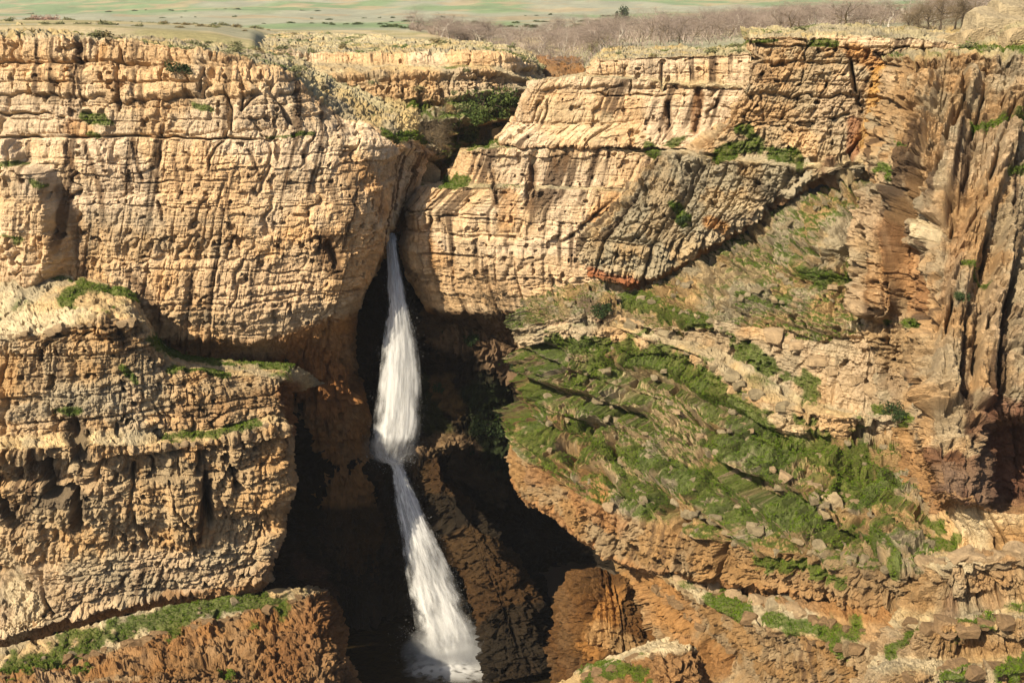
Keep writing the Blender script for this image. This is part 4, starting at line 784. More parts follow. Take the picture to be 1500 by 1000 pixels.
cliff('S', 'stream_gully', 'steep bushy gully of the stream above the fall', None, [
 ('brown', 'gully_floor', [(735, 76, 235), (800, 78, 235), (880, 80, 235)]),
 ('brown', 'gully_floor', [(745, 110, 190), (790, 112, 190), (850, 112, 190)]),
 ('slope', 'gully_floor', [(700, 150, 160), (765, 145, 165), (800, 140, 160)]),
 ('slope', 'gully_floor', [(640, 195, 143), (690, 195, 147), (745, 190, 146)]),
 ('brown', 'gully_floor', [(600, 235, 133), (645, 240, 136), (700, 235, 137)]),
 ('brown', 'gully_floor', [(575, 285, 129), (610, 285, 131), (650, 280, 134)]),
 ('', '', [(556, 334, 126.5), (576, 340, 126), (598, 334, 128)]),
], spacing=2.5, seed=15, kind='structure')

# ------------------------------------------------------------------ terrain behind the gorge
TY = np.array([140, 200, 260, 330, 450, 700, 1100, 1700, 2700.])
TP = np.array([-200, 100, 300, 365, 420, 600, 760, 820, 900, 1000, 1250, 1450, 1750.])
TZ = np.array([
 [-2.9, -3.2, -3.6, -4.2, -11, -10, -6, 0.2, -8],
 [-2.9, -3.2, -3.6, -4.6, -11, -10, -5, 7, 40],
 [-3.6, -3.8, -4.6, -6.2, -11, -10, -5, 14, 60],
 [-4.6, -4.8, -5.6, -6.6, -11, -10, -5, 15, 60],
 [-18, -15, -7.0, -6.9, -10.5, -10, -5, 16, 60],
 [-22, -17, -7.8, -7.6, -9.8, -10, -5, 17, 60],
 [-26, -18, -11.5, -9.8, -9.8, -9, -4, 17, 55],
 [-24, -17, -11.5, -9.6, -9.6, -8.5, -4, 16, 50],
 [-9, -7.4, -7.6, -8, -9, -8, -4, 13, 50],
 [-7.4, -7.0, -7, -7.2, -8, -7, -3, 13, 50],
 [-3.4, -3.8, -4, -4, -3.5, -2, 2, 18, 50],
 [-3.0, -2.4, -1.8, -1, 1, 4, 8, 24, 55],
 [-2.4, -1.5, -.5, 1, 3, 7, 12, 28, 60]])

def ground_z(X, Y):
    X, Y = np.asarray(X, float), np.asarray(Y, float)
    p = np.clip(750 + 1440 * 1.053 * X / Y, TP[0], TP[-1])
    ly, lt = np.log(np.clip(Y, TY[0], TY[-1])), np.log(TY)
    j = np.clip(np.searchsorted(lt, ly) - 1, 0, len(TY) - 2)
    i = np.clip(np.searchsorted(TP, p) - 1, 0, len(TP) - 2)
    u = (p - TP[i]) / (TP[i + 1] - TP[i]); v = (ly - lt[j]) / (lt[j + 1] - lt[j])
    u, v = u * u * (3 - 2 * u), v
    z = (TZ[i, j] * (1 - u) + TZ[i + 1, j] * u) * (1 - v) + (TZ[i, j + 1] * (1 - u) + TZ[i + 1, j + 1] * u) * v
    z = z + (vnoise2(X * 0.03, Y * 0.03, 300) - 0.5) * np.minimum(Y * 0.004, 4) + (fbm2(X * 0.004, Y * 0.004, 3, 310) - 0.5) * np.clip((Y - 500) * 0.02, 0, 30)
    return z

ny, nx = 230, 330
yy = np.exp(np.linspace(np.log(140), np.log(2700), ny))
pp = np.linspace(-200, 1750, nx)
YY, PP = np.meshgrid(yy, pp, indexing='ij')
XX = (PP - 750) / (1440 * 1.053) * YY
ZZ = ground_z(XX, YY) - 3.5 * sstep(152, 140, YY)
m1 = fbm2(XX * 0.02, YY * 0.02, 4, 401); m2 = fbm2(XX * 0.15, YY * 0.10, 4, 402); m3 = fbm2(XX * 0.006 + 5, YY * 0.002, 3, 403)
straw, green, sage, tan = np.array([0.33, 0.29, 0.14]), np.array([0.17, 0.23, 0.11]), np.array([0.27, 0.27, 0.19]), np.array([0.33, 0.26, 0.15])
near = sstep(420, 330, YY)
k = sstep(0.42, 0.6, m2)[..., None]
c_near = straw * (1 - k) + np.array([0.42, 0.34, 0.20]) * k
kg = (sstep(0.42, 0.60, m1) * 0.75)[..., None]
c_near = c_near * (1 - kg) + sage * kg
kf = sstep(0.44, 0.56, m3)[..., None]
c_far = sage * (1 - kf) + green * kf  # far colours are paled to stand in for haze
kt = (sstep(0.56, 0.66, m1) * 0.8)[..., None]
c_far = c_far * (1 - kt) + tan * kt
c = c_near * near[..., None] + c_far * (1 - near[..., None])
m4 = fbm2(XX * 0.03, YY * 0.012, 5, 405, 0.65); c *= (0.55 + 0.45 * m2 + 0.45 * m4)[..., None]
idx = np.arange(ny * nx).reshape(ny, nx)
F = np.stack([idx[:-1, :-1], idx[:-1, 1:], idx[1:, 1:], idx[1:, :-1]], -1).reshape(-1, 4)
g = mesh_obj('ground', np.stack([XX, YY, ZZ], -1).reshape(-1, 3), F, M_ROCK, None,
             {'alb': ('FLOAT_COLOR', np.concatenate([c, np.ones((ny, nx, 1))], -1).reshape(-1, 4)), 'wet': ('FLOAT', np.zeros(ny * nx))})
tag(g, 'dry plateau and green hills rolling away behind the gorge', kind='structure')
# gorge floor and unseen ground under everything, out to the horizon
mf, N, L_, b = new_mat('dark_gorge_floor')
nz = N.new('ShaderNodeTexNoise'); nz.inputs['Scale'].default_value = 0.8; nz.inputs['Detail'].default_value = 6
rp = N.new('ShaderNodeValToRGB'); rp.color_ramp.elements[0].color = (0.03, 0.02, 0.012, 1); rp.color_ramp.elements[1].color = (0.12, 0.085, 0.05, 1)
L_.new(nz.outputs['Fac'], rp.inputs[0]); L_.new(rp.outputs[0], b.inputs['Base Color']); b.inputs['Roughness'].default_value = 0.9
fl = mesh_obj('gorge_floor', [(-2500, -60, -87), (2500, -60, -87), (2500, 2750, -87), (-2500, 2750, -87)], [(0, 1, 2, 3)], mf)
tag(fl, 'dark ground at the bottom of the gorge', kind='structure')

# ------------------------------------------------------------------ air
hm = bpy.data.materials.new('pale_air'); hm.use_nodes = True
hn = hm.node_tree.nodes; hn.remove(hn['Principled BSDF'])
pv = hn.new('ShaderNodeVolumePrincipled'); pv.inputs['Color'].default_value = (0.93, 0.95, 1.0, 1); pv.inputs['Density'].default_value = HAZE
pv.inputs['Anisotropy'].default_value = 0.2
hm.node_tree.links.new(pv.outputs[0], hn['Material Output'].inputs['Volume'])
x0, x1, y0, y1, z0, z1 = -2600, 2600, -80, 2800, -89, 92
hv = [(x, y, z) for z in (z0, z1) for x, y in ((x0, y0), (x1, y0), (x1, y1), (x0, y1))]
hz = mesh_obj('haze', hv, [(0, 3, 2, 1), (4, 5, 6, 7), (0, 1, 5, 4), (1, 2, 6, 5), (2, 3, 7, 6), (3, 0, 4, 7)], hm, smooth=False)
tag(hz, 'thin pale air over the whole gorge', kind='stuff')

# ------------------------------------------------------------------ pool
def water_material():
    m, N, L, b = new_mat('dark_pool_water')
    b.inputs['Base Color'].default_value = (0.020, 0.014, 0.006, 1)
    b.inputs['Roughness'].default_value = 0.12
    b.inputs['IOR'].default_value = 1.33
    tc = N.new('ShaderNodeTexCoord')
    n = N.new('ShaderNodeTexNoise'); n.inputs['Scale'].default_value = 1.1; n.inputs['Detail'].default_value = 5
    L.new(tc.outputs['Object'], n.inputs['Vector'])
    bp = N.new('ShaderNodeBump'); bp.inputs['Strength'].default_value = 0.8; bp.inputs['Distance'].default_value = 0.25
    L.new(n.outputs['Fac'], bp.inputs['Height']); L.new(bp.outputs[0], b.inputs['Normal'])
    return m
POOL_Z = -83.1
n_ = 110
gx, gy = np.meshgrid(np.linspace(-36, 22, n_), np.linspace(80, 124, n_), indexing='ij')
gc = unproject(np.array(655.), np.array(966.), 111.4)
rr = np.hypot(gx - gc[0], gy - gc[1])
gz = POOL_Z + 0.22 * (fbm2(gx * 0.9, gy * 0.9, 3, 500) - 0.5) + 0.10 * np.sin(rr * 2.2 + 4 * vnoise2(gx * .4, gy * .4, 501)) * np.exp(-rr / 9)
idx = np.arange(n_ * n_).reshape(n_, n_)
F = np.stack([idx[:-1, :-1], idx[1:, :-1], idx[1:, 1:], idx[:-1, 1:]], -1).reshape(-1, 4)
po = mesh_obj('pool_water', np.stack([gx, gy, gz], -1).reshape(-1, 3), F, water_material())
tag(po, 'dark brown plunge pool at the foot of the fall', kind='structure')

# ------------------------------------------------------------------ waterfall
def fall_material(name, alpha):
    m, N, L, b = new_mat(name)
    at = N.new('ShaderNodeAttribute'); at.attribute_name = 'den'
    b.inputs['Base Color'].default_value = (0.72, 0.72, 0.71, 1)
    b.inputs['Roughness'].default_value = 0.55
    b.inputs['Specular IOR Level'].default_value = 0.2
    tl = N.new('ShaderNodeBsdfTranslucent'); tl.inputs[0].default_value = (0.66, 0.67, 0.68, 1)
    mx = N.new('ShaderNodeMixShader'); mx.inputs[0].default_value = 0.35
    L.new(b.outputs[0], mx.inputs[1]); L.new(tl.outputs[0], mx.inputs[2])
    tr = N.new('ShaderNodeBsdfTransparent')
    m2 = N.new('ShaderNodeMixShader')
    mul = N.new('ShaderNodeMath'); mul.operation = 'MULTIPLY'; mul.inputs[1].default_value = alpha; mul.use_clamp = True
    L.new(at.outputs['Fac'], mul.inputs[0]); L.new(mul.outputs[0], m2.inputs[0])
    L.new(tr.outputs[0], m2.inputs[1]); L.new(mx.outputs[0], m2.inputs[2])
    L.new(m2.outputs[0], N['Material Output'].inputs['Surface'])
    return m
M_FALL, M_STRAND = fall_material('falling_water', 1.0), fall_material('water_strands', 0.8)
UP = np.array([(341, 566, 579, 126.4), (347, 564, 581, 125.7), (356, 565, 582, 125.0), (380, 566, 585, 124.2), (420, 567, 592, 123.6), (460, 566, 602, 123), (500, 562, 610, 122.4), (540, 558, 615, 121.9), (600, 551, 617, 121.2), (640, 546, 613, 120.7), (662, 541, 606, 120.2), (672, 549, 598, 119.6), (678, 560, 590, 119.0)])
LO = np.array([(675, 563, 590, 119.2), (684, 573, 592, 118.8), (700, 575, 598, 118.2), (730, 578, 611, 117.2), (770, 584, 629, 116.0), (810, 591, 648, 114.7), (850, 598, 666, 114.6), (890, 605, 684, 113.6), (930, 612, 698, 112.6), (972, 616, 707, 111.2)])

def fall_at(T, t, u, off):
    s = np.linspace(0, 1, len(T))
    d = pchip(s, T, np.clip(np.ravel(t), 0, 1))
    u, off = np.ravel(u), np.ravel(off)
    px = d[:, 1] + (d[:, 2] - d[:, 1]) * u
    return unproject(px, d[:, 0], d[:, 3] + off - 3.6 * sstep(360, 470, d[:, 0]) * sstep(690, 640, d[:, 0]))

def fall_sheet(T, nu, nv, seed, off, thr, root, name):
    t, u = np.meshgrid(np.linspace(0, 1, nv), np.linspace(-0.02, 1.02, nu), indexing='ij')
    wob = (fbm2(u * 5, t * 6, 3, seed) - 0.5) * 0.10
    bulge = -1.0 * np.sin(np.clip(u, 0, 1) * math.pi) * (0.25 + 0.75 * t)
    stre = (fbm2(u * 13 + 3 * wob, t * 7.0, 4, seed + 3, 0.6) - 0.5)
    V = fall_at(T, t, u + wob * t, bulge + off - stre * 0.22)
    den = sstep(thr - 0.13, thr + 0.17, 0.6 * fbm2(u * 6 + wob * 14, t * 9 - 1.2 * stre + 1.5 * np.abs(u - .5), 5, seed + 7, 0.70) + 0.4 * fbm2(u * 15 + wob * 14, t * 11, 4, seed + 9, .65) + 0.22 * (1 - t) ** 2)
    rag = 0.42 * (fbm2(u * 3, t * 18, 4, seed + 15, .6) - .5)
    edge = sstep(0.0, 0.24, u + rag) * sstep(1.0, 0.74, u + rag)
    den = np.clip(0.12 + 0.74 * den, 0, 1) * np.clip(edge + 0.25 * stre, 0, 1)
    den[:3] *= np.array([0.3, .7, .9])[:, None]
    idx = np.arange(nu * nv).reshape(nv, nu)
    F = np.stack([idx[:-1, :-1], idx[1:, :-1], idx[1:, 1:], idx[:-1, 1:]], -1).reshape(-1, 4)
    return mesh_obj(name, V, F, M_FALL, root, {'den': ('FLOAT', den.ravel())})

def fall_strands(T, n, seed, root, name, wide):
    r = np.random.default_rng(seed)
    Vs, Fs, Ds, base = [], [], [], 0
    m = 16
    for i in range(n):
        t0 = 0 if r.random() < 0.35 else r.random() * 0.8
        ln = min(1 - t0, 0.08 + r.random() * 0.25)
        t = np.linspace(t0, t0 + ln, m)
        u = np.clip(r.normal(0.48, 0.24), -0.03, 1.04) + np.cumsum(r.normal(0, 0.006, m))
        off = -0.9 * np.sin(np.clip(u, 0, 1) * math.pi) * (.25 + .75 * t) + r.normal(-0.1, 0.35)
        c = fall_at(T, t, u, off)
        w = wide * (0.4 + r.random() * 1.3) * (0.35 + t) * np.sin(np.linspace(0.12, math.pi - 0.05, m))
        side = np.array([1.0, r.normal(0, .5), 0]); side /= np.linalg.norm(side)
        V = np.concatenate([c - side * w[:, None], c + side * w[:, None]])
        k = np.arange(m - 1) + base
        Fs.append(np.stack([k, k + 1, k + 1 + m, k + m], -1)); Vs.append(V); base += 2 * m
        d = (0.06 + 0.28 * r.random()) * np.sin(np.linspace(0.3, math.pi - 0.1, m))
        Ds.append(np.concatenate([d, d]))
    o = mesh_obj(name, np.concatenate(Vs), np.concatenate(Fs), M_STRAND, root, {'den': ('FLOAT', np.concatenate(Ds))})
    tag(o, kind='stuff')
    return o

def droplets(cs, sig, n, seed, root, size):
    r = np.random.default_rng(seed)
    c = np.array(cs)[r.integers(0, len(cs), n)] + r.normal(0, 1, (n, 3)) * np.array(sig)
    a = r.normal(0, 1, (n, 3, 3)) * size * (0.4 + r.random((n, 1, 1)))
    V = (c[:, None] + a).reshape(-1, 3)
    F = np.arange(3 * n).reshape(n, 3)
    o = mesh_obj('spray', V, F, M_STRAND, root, {'den': ('FLOAT', np.repeat(0.25 + 0.5 * r.random(n), 3))})
    tag(o, kind='stuff')

wf = empty('waterfall')
tag(wf, 'white waterfall dropping in two leaps from the notch between the cliffs', 'waterfall')
fall_sheet(UP, 70, 200, 601, 0.5, 0.40, wf, 'upper_fall')
fall_sheet(UP, 70, 200, 611, -0.1, 0.54, wf, 'upper_fall')
fall_sheet(UP, 70, 200, 616, -0.6, 0.62, wf, 'upper_fall')
fall_strands(UP, 60, 621, wf, 'water_strands', 0.12)
fall_sheet(LO, 70, 200, 631, 0.5, 0.40, wf, 'lower_fall')
fall_sheet(LO, 70, 200, 641, -0.2, 0.53, wf, 'lower_fall')
fall_sheet(LO, 70, 200, 646, -0.7, 0.60, wf, 'lower_fall')
fall_strands(LO, 70, 651, wf, 'water_strands', 0.10)
e1 = [fall_at(UP, np.array([t]), np.array([u]), np.array([-.6]))[0] for t in (.86, .95) for u in (0.1, .35, .6, .9)]
droplets(e1, (0.8, .5, .7), 2200, 661, wf, 0.032)
e2 = [fall_at(LO, np.array([t]), np.array([u]), np.array([-.6]))[0] for t in (.90, .95, .98) for u in (-.1, 0, .2, .4, .6, .8, 1.1, 1.25)]
droplets(e2, (1.3, .9, 1.0), 7000, 662, wf, 0.032)
e3 = [fall_at(T, np.array([t]), np.array([u]), np.array([-.2]))[0] for T in (UP, LO) for t in np.linspace(.3, .95, 16) for u in (.02, .9, 1.0)]
droplets(e3, (0.5, .4, .9), 5000, 663, wf, 0.028)

def mist(c, rad, dens, seed):
    """a thin drifting cloud of spray"""
    import bmesh
    bm = bmesh.new(); bmesh.ops.create_icosphere(bm, subdivisions=3, radius=1.0)
    V = np.array([v.co[:] for v in bm.verts]); F = np.array([[v.index for v in f.verts] for f in bm.faces]); bm.free()
    m = bpy.data.materials.new('drifting_spray'); m.use_nodes = True
    N, L = m.node_tree.nodes, m.node_tree.links
    N.remove(N['Principled BSDF'])
    v = N.new('ShaderNodeVolumePrincipled'); v.inputs['Color'].default_value = (.95, .96, .97, 1)
    tc = N.new('ShaderNodeTexCoord')
    ln = N.new('ShaderNodeVectorMath'); ln.operation = 'LENGTH'; L.new(tc.outputs['Object'], ln.inputs[0])
    fa = N.new('ShaderNodeMapRange'); fa.inputs['From Min'].default_value = 1.0; fa.inputs['From Max'].default_value = 0.1
    L.new(ln.outputs['Value'], fa.inputs['Value'])
    nz = N.new('ShaderNodeTexNoise'); nz.inputs['Scale'].default_value = 2.3; nz.inputs['Detail'].default_value = 3
    L.new(tc.outputs['Object'], nz.inputs['Vector'])
    nr = N.new('ShaderNodeMapRange'); nr.inputs['From Min'].default_value = 0.38; nr.inputs['From Max'].default_value = 0.7; nr.inputs['To Max'].default_value = dens
    L.new(nz.outputs['Fac'], nr.inputs['Value'])
    mu = N.new('ShaderNodeMath'); mu.operation = 'MULTIPLY'; L.new(fa.outputs[0], mu.inputs[0]); L.new(nr.outputs[0], mu.inputs[1])
    L.new(mu.outputs[0], v.inputs['Density']); L.new(v.outputs[0], N['Material Output'].inputs['Volume'])
    o = mesh_obj('mist', V, F, m, wf)
    o.location = c; o.scale = rad
    tag(o, kind='stuff')
mist(tuple(gc + np.array([0.6, -0.8, 1.6])), (7.0, 3.6, 4.6), 1.1, 1)
pm = unproject(np.array(574.), np.array(655.), 119.0)
mist(tuple(pm), (4.2, 2.2, 2.6), 0.45, 2)

# foam where the fall meets the pool
t_, r_ = np.meshgrid(np.linspace(0, 2 * math.pi, 97), np.linspace(0, 1, 26), indexing='ij')
rad = r_ * (1 + 0.5 * (vnoise2(np.cos(t_) * 2 + 9, np.sin(t_) * 2 + 9, 670) - .5))
fx, fy = gc[0] + 0.8 + 7.0 * rad * np.cos(t_), gc[1] - 1.2 + 4.6 * rad * np.sin(t_)
fz = POOL_Z + 0.16 + 0.45 * (1 - r_) * fbm2(fx * 1.6, fy * 1.6, 3, 671)
den = np.clip(1.25 * (1 - r_) ** 0.8, 0, 1) * sstep(0.30, 0.62, fbm2(fx * 1.4, fy * 2.2, 4, 672) + 0.3 * (1 - r_))
idx = np.arange(97 * 26).reshape(97, 26)
F = np.stack([idx[:-1, :-1], idx[1:, :-1], idx[1:, 1:], idx[:-1, 1:]], -1).reshape(-1, 4)
mesh_obj('foam', np.stack([fx, fy, fz], -1).reshape(-1, 3), F, M_FALL, wf, {'den': ('FLOAT', den.ravel())})

# ------------------------------------------------------------------ grass
GRASS_LABEL = {'A': 'thin green grass on the ledges of the left cliff', 'B': 'green grass along the shelves of the streaked bulge', 'C': 'dark green grass strip on the low brown bench',
               'H': 'bright green grass covering the terraces of the right slope', 'J': 'dark green grass on the orange rock step', 'K': 'small grass pocket on the bottom outcrop',
               'G': 'grass tufts caught in the fluted right wall', 'F': 'grass on the ledge halfway up the weathered cliff', 'E': 'grass fringe beside the buff slabs', 'L': 'scrubby grass on the far ledges', 'S': 'weeds in the stream gully'}
for key, q, nn, ar, ev, eu, gmv in GRASS_SPOTS:
    if len(q) == 0 or key in ('D', 'R', 'M'): continue
    lam = ar * np.clip((gmv - 0.15) * 2.2, 0.2, 1.0) * {'H': 40, 'C': 36, 'J': 36, 'K': 36}.get(key, 28)
    cnt = RNG.poisson(lam)
    ii = np.repeat(np.arange(len(q)), cnt)
    if len(ii) < 30: continue
    if len(ii) > 45000: ii = RNG.choice(ii, 45000, replace=False)
    p = q[ii] + ev[ii] * RNG.random((len(ii), 1)) + eu[ii] * RNG.random((len(ii), 1))
    nb = 3
    p = np.repeat(p, nb, 0) + RNG.normal(0, 0.07, (len(ii) * nb, 3)) * np.array([1, 1, .2])
    h = (0.04 + 0.10 * RNG.random(len(p))) * np.repeat(0.6 + 0.7 * np.clip(gmv[ii], 0, 1), nb)
    a = RNG.random(len(p)) * 6.283
    w = 0.04 + 0.04 * RNG.random(len(p))
    sx = np.stack([np.cos(a) * w, np.sin(a) * w, 0 * a], -1)
    tip = p + np.stack([RNG.normal(0, .10, len(p)), RNG.normal(0, .10, len(p)), h], -1)
    V = np.stack([p - sx, p + sx, tip], 1).reshape(-1, 3) - np.array([0, 0, 0.02])
    o = mesh_obj('grass', V, np.arange(len(V)).reshape(-1, 3), M_GRASS if key not in ('L', 'A') else M_GRASS, None, smooth=False)
    tag(o, GRASS_LABEL.get(key, 'green grass on rock'), kind='stuff')

# ------------------------------------------------------------------ plants
def blob_leaves(r, n, rad, size, seed, flat=0.75, clumps=9):
    """leaf sized quads gathered in clumps within an uneven crown of radius 1"""
    cc = r.normal(0, 1, (clumps, 3)); cc /= np.linalg.norm(cc, axis=1, keepdims=True)
    cc *= (0.35 + 0.5 * r.random((clumps, 1))); cc[:, 2] = np.abs(cc[:, 2]) * flat
    cr = 0.28 + 0.22 * r.random(clumps)
    k = r.integers(0, clumps, n)
    d = r.normal(0, 1, (n, 3)); d /= np.linalg.norm(d, axis=1, keepdims=True)
    p = (cc[k] + d * (cr[k] * r.random(n) ** 0.45)[:, None]) * rad
    p[:, 2] += 0.12 * rad
    p[:, 2] = np.maximum(p[:, 2], 0.03)
    a = r.normal(0, 1, (n, 3)); a /= np.linalg.norm(a, axis=1, keepdims=True)
    b = np.cross(a, r.normal(0, 1, (n, 3))); b /= np.linalg.norm(b, axis=1, keepdims=True)
    s = size * (0.6 + 0.8 * r.random((n, 1)))
    V = np.stack([p - a * s, p + b * s * .6, p + a * s, p - b * s * .6], 1).reshape(-1, 3)
    return V, np.arange(4 * n).reshape(n, 4)

def branches(r, height, levels, n0, spread, r0, up=0.6, twig=3):
    """tapered limbs as three sided tubes ending in fine twigs; returns stem and twig meshes"""
    tV, tF, wV, wF = [], [], [], []
    def tube(p0, p1, ra, rb, V, F):
        d = p1 - p0; d = d / (np.linalg.norm(d) + 1e-9)
        s = np.cross(d, [0.3, 0.5, 0.81]); s /= np.linalg.norm(s) + 1e-9
        t = np.cross(d, s)
        b = sum(len(x) for x in V)
        ring = [s, -0.5 * s + 0.87 * t, -0.5 * s - 0.87 * t]
        V.append(np.array([p0 + ra * q for q in ring] + [p1 + rb * q for q in ring]))
        F.append(np.array([(b + i, b + (i + 1) % 3, b + 3 + (i + 1) % 3, b + 3 + i) for i in range(3)]))
    def grow(p, d, ln, ra, lev):
        q, segs = p, 2 if lev else 3
        for s_ in range(segs):
            d = d + r.normal(0, 0.14, 3) + np.array([0, 0, 0.05 * up]); d /= np.linalg.norm(d)
            nx_ = q + d * ln / segs
            rb = ra * (0.78 if lev else 0.82)
            (tube(q, nx_, ra, rb, tV, tF) if lev < 2 else tube(q, nx_, ra, rb, wV, wF))
            q, ra = nx_, rb
            if lev < levels and s_ >= (1 if lev == 0 else 0):
                for _ in range(n0 if lev == 0 else twig):
                    e = d * up + r.normal(0, spread, 3); e /= np.linalg.norm(e)
                    grow(q, e, ln * (0.52 + 0.25 * r.random()), ra * 0.55, lev + 1)
    grow(np.zeros(3), np.array([r.normal(0, .08), r.normal(0, .08), 1.0]), height * 0.5, r0, 0)
    return [np.concatenate(x) for x in (tV, tF, wV, wF)]

def copy_tree(o, parent=None):
    c = o.copy(); COL.objects.link(c)
    if parent is not None: c.parent = parent
    for ch in list(o.children):
        copy_tree(ch, c)
    return c

def place(o, loc, sc, rz):
    o.location = loc
    o.scale = (sc, sc, sc) if not isinstance(sc, tuple) else sc
    o.rotation_euler = (0, 0, rz)

def make_bush(name, mat, seed, n=420, size=0.085, bark=M_BARKD, rad=1.0):
    r = np.random.default_rng(seed)
    root = empty(name)
    tV, tF, wV, wF = branches(r, 1.3 * rad, 2, 4, 0.7, 0.035 * rad, .5, 2)
    mesh_obj('stem', tV, tF, bark, root)
    V, F = blob_leaves(r, n, rad, size, seed)
    mesh_obj('foliage', V, F, mat, root, smooth=False)
    return root

def make_bare(name, seed, height=1.0, levels=4, n0=3, spread=0.55, bark=M_BARKD, twigs=M_TWIG, up=.6, r0=.028, twig=3):
    r = np.random.default_rng(seed)
    root = empty(name)
    tV, tF, wV, wF = branches(r, height, levels, n0, spread, r0 * height, up, twig)
    mesh_obj('trunk', tV, tF, bark, root)
    mesh_obj('crown', wV, wF, twigs, root, smooth=False)
    return root

class Kind:
    """one prototype per variant; the first placing uses it, later ones copy it"""
    def __init__(self, protos): self.p, self.used = protos, [False] * len(protos)
    def put(self, loc, sc, rz, label, cat, group=None, v=None):
        v = random.randrange(len(self.p)) if v is None else v
        o = self.p[v] if not self.used[v] else copy_tree(self.p[v])
        if not self.used[v]:
            self.used[v] = True
        place(o, loc, sc, rz)
        for k_ in ('label', 'category', 'group'):
            if k_ in o: del o[k_]
        tag(o, label, cat, group)
        return o
    def clean(self):
        for u, o in zip(self.used, self.p):
            if not u:
                for ch in list(o.children): bpy.data.objects.remove(ch)
                bpy.data.objects.remove(o)

rnd = lambda a, b: a + (b - a) * random.random()

# the bush mass in the gully above the fall
gb = Kind([make_bush('bush', M_BUSH, 21, 900, 0.06), make_bush('bush', M_BUSH, 22, 900, 0.06)])
tw = Kind([make_bare('bare_bush', 31, 1.0, 4, 5, 0.75, M_BARKD, M_TWIGB, .5, .045), make_bare('bare_bush', 32, 1.0, 4, 5, 0.75, M_BARKD, M_TWIGB, .5, .045)])
for x, y, s in ((752, 178, 2.6), (735, 196, 2.6), (712, 190, 2.6), (722, 170, 2.6), (745, 158, 2.5), (708, 160, 2.6), (690, 172, 2.6), (672, 192, 2.4), (730, 150, 2.4), (656, 188, 2.2), (765, 145, 2.2), (700, 176, 2.2), (690, 205, 2.0), (760, 160, 2.0), (678, 182, 1.8)):
    p, n = on('L', x, y)
    gb.put(p - Vector((0, 0, .2)), s * 1.35 * rnd(.85, 1.15), rnd(0, 6), 'dense dark green bush in the gully above the fall', 'bush', 'green bushes filling the gully')
for x, y, s in ((640, 212, 4.5), (655, 200, 4.5), (668, 208, 4.5), (625, 206, 4.0), (650, 222, 4), (675, 196, 4.5), (610, 200, 3.2), (690, 216, 4), (630, 225, 3.5)):
    p, n = on('L', x, y)
    tw.put(p - Vector((0, 0, .2)), s * rnd(.85, 1.15), rnd(0, 6), 'brown leafless bush at the lower end of the gully', 'bush', 'bare bushes at the gully mouth')
# lone plants on the rock
gt = Kind([make_bare('bare_bush', 41, 1.0, 4, 6, 0.70, M_BARKD, M_TWIGB, .5, .034, 3)])
p, n = on('E', 712, 458)
gt.put(p, 7.5, 1.0, 'wide grey leafless bush at the foot of the buff cliff', 'bush')
db = Kind([make_bush('bush', M_TREEDARK, 51, 800, 0.07), make_bush('bush', M_TREEDARK, 52, 800, 0.07)])
for x, y, s, lab in ((712, 640, 2.6, 'dark green'), (730, 612, 2.2, 'dark green'), (698, 665, 2.2, 'dark green'), (660, 500, 1.5, 'dark green'), (690, 505, 1.6, 'dark green'), (645, 575, 1.6, 'dark green'), (735, 660, 2.0, '')):
    p, n = on('D', x, y)
    db.put(p + n * 0.3, s, rnd(0, 6), 'dark green shrub clinging to the shaded hollow right of the fall', 'shrub', 'shrubs in the shaded hollow')
for x, y, s, key, lab in ((262, 108, 1.5, 'A', 'round grey green shrub on the top ledges of the left cliff'), (1300, 604, 1.5, 'G', 'dark green shrub on the brown slope under the fluted wall'), (1318, 614, 1.2, 'G', 'smaller dark shrub beside the one on the brown slope'),
                          (1410, 442, 1.0, 'G', 'small shrub high on the fluted right wall'), (1280, 455, 1.0, 'H', 'small shrub at the foot of the rock pillar'), (762, 548, 1.6, 'H', 'black green shrub at the left end of the grassy slope'),
                          (880, 462, 1.8, 'H', 'dark shrub in a cleft under the grey cliff band'), (490, 178, 1.8, 'L', 'olive shrub on the slope above the notch'), (1000, 325, 1.0, 'F', 'small shrub on the grey lichened rock')):
    p, n = on(key, x, y)
    db.put(p, s, rnd(0, 6), lab, 'shrub')
# low scrub on the plateau
sc = Kind([make_bush('shrub', M_BUSHPALE, 61, 200, 0.13), make_bush('shrub', M_BUSHPALE, 62, 200, 0.13), make_bush('shrub', M_BUSHDRY, 63, 200, 0.13)])
L = LOFTS['A']; ok = np.nonzero((L['iv'] == 0)[:, None] & (L['px'] > 0) & (L['px'] < 470))
for _ in range(75):
    j = random.randrange(len(ok[0])); p = L['Q'][ok[0][j], ok[1][j]]
    s = rnd(.45, 1.1)
    sc.put(Vector(p) - Vector((0, 0, .1)), (s * 1.3, s * 1.3, s * .8), rnd(0, 6), 'low grey green shrub dotted over the stony left plateau', 'shrub', 'scrub on the left plateau')
for _ in range(45):
    px_, Y = rnd(-20, 420), rnd(170, 320)
    X = (px_ - 750) / 1516 * Y
    s = rnd(.6, 1.5)
    sc.put(Vector((X, Y, float(ground_z(X, Y)) - .1)), (s * 1.4, s * 1.4, s * .8), rnd(0, 6), 'low shrub far back on the left plateau', 'shrub', 'scrub at the back of the plateau')
L = LOFTS['L']; ok = np.nonzero(((L['iv'] == 0) | (L['iv'] >= 3))[:, None] & (L['px'] > 420) & (L['px'] < 800) & (L['iv'] < 6)[:, None])
for _ in range(70):
    j = random.randrange(len(ok[0])); p = L['Q'][ok[0][j], ok[1][j]]
    s = rnd(.5, 1.4)
    sc.put(Vector(p) - Vector((0, 0, .1)), s, rnd(0, 6), 'small shrub on the far ledges across the stream', 'shrub', 'scrub on the far ledges')
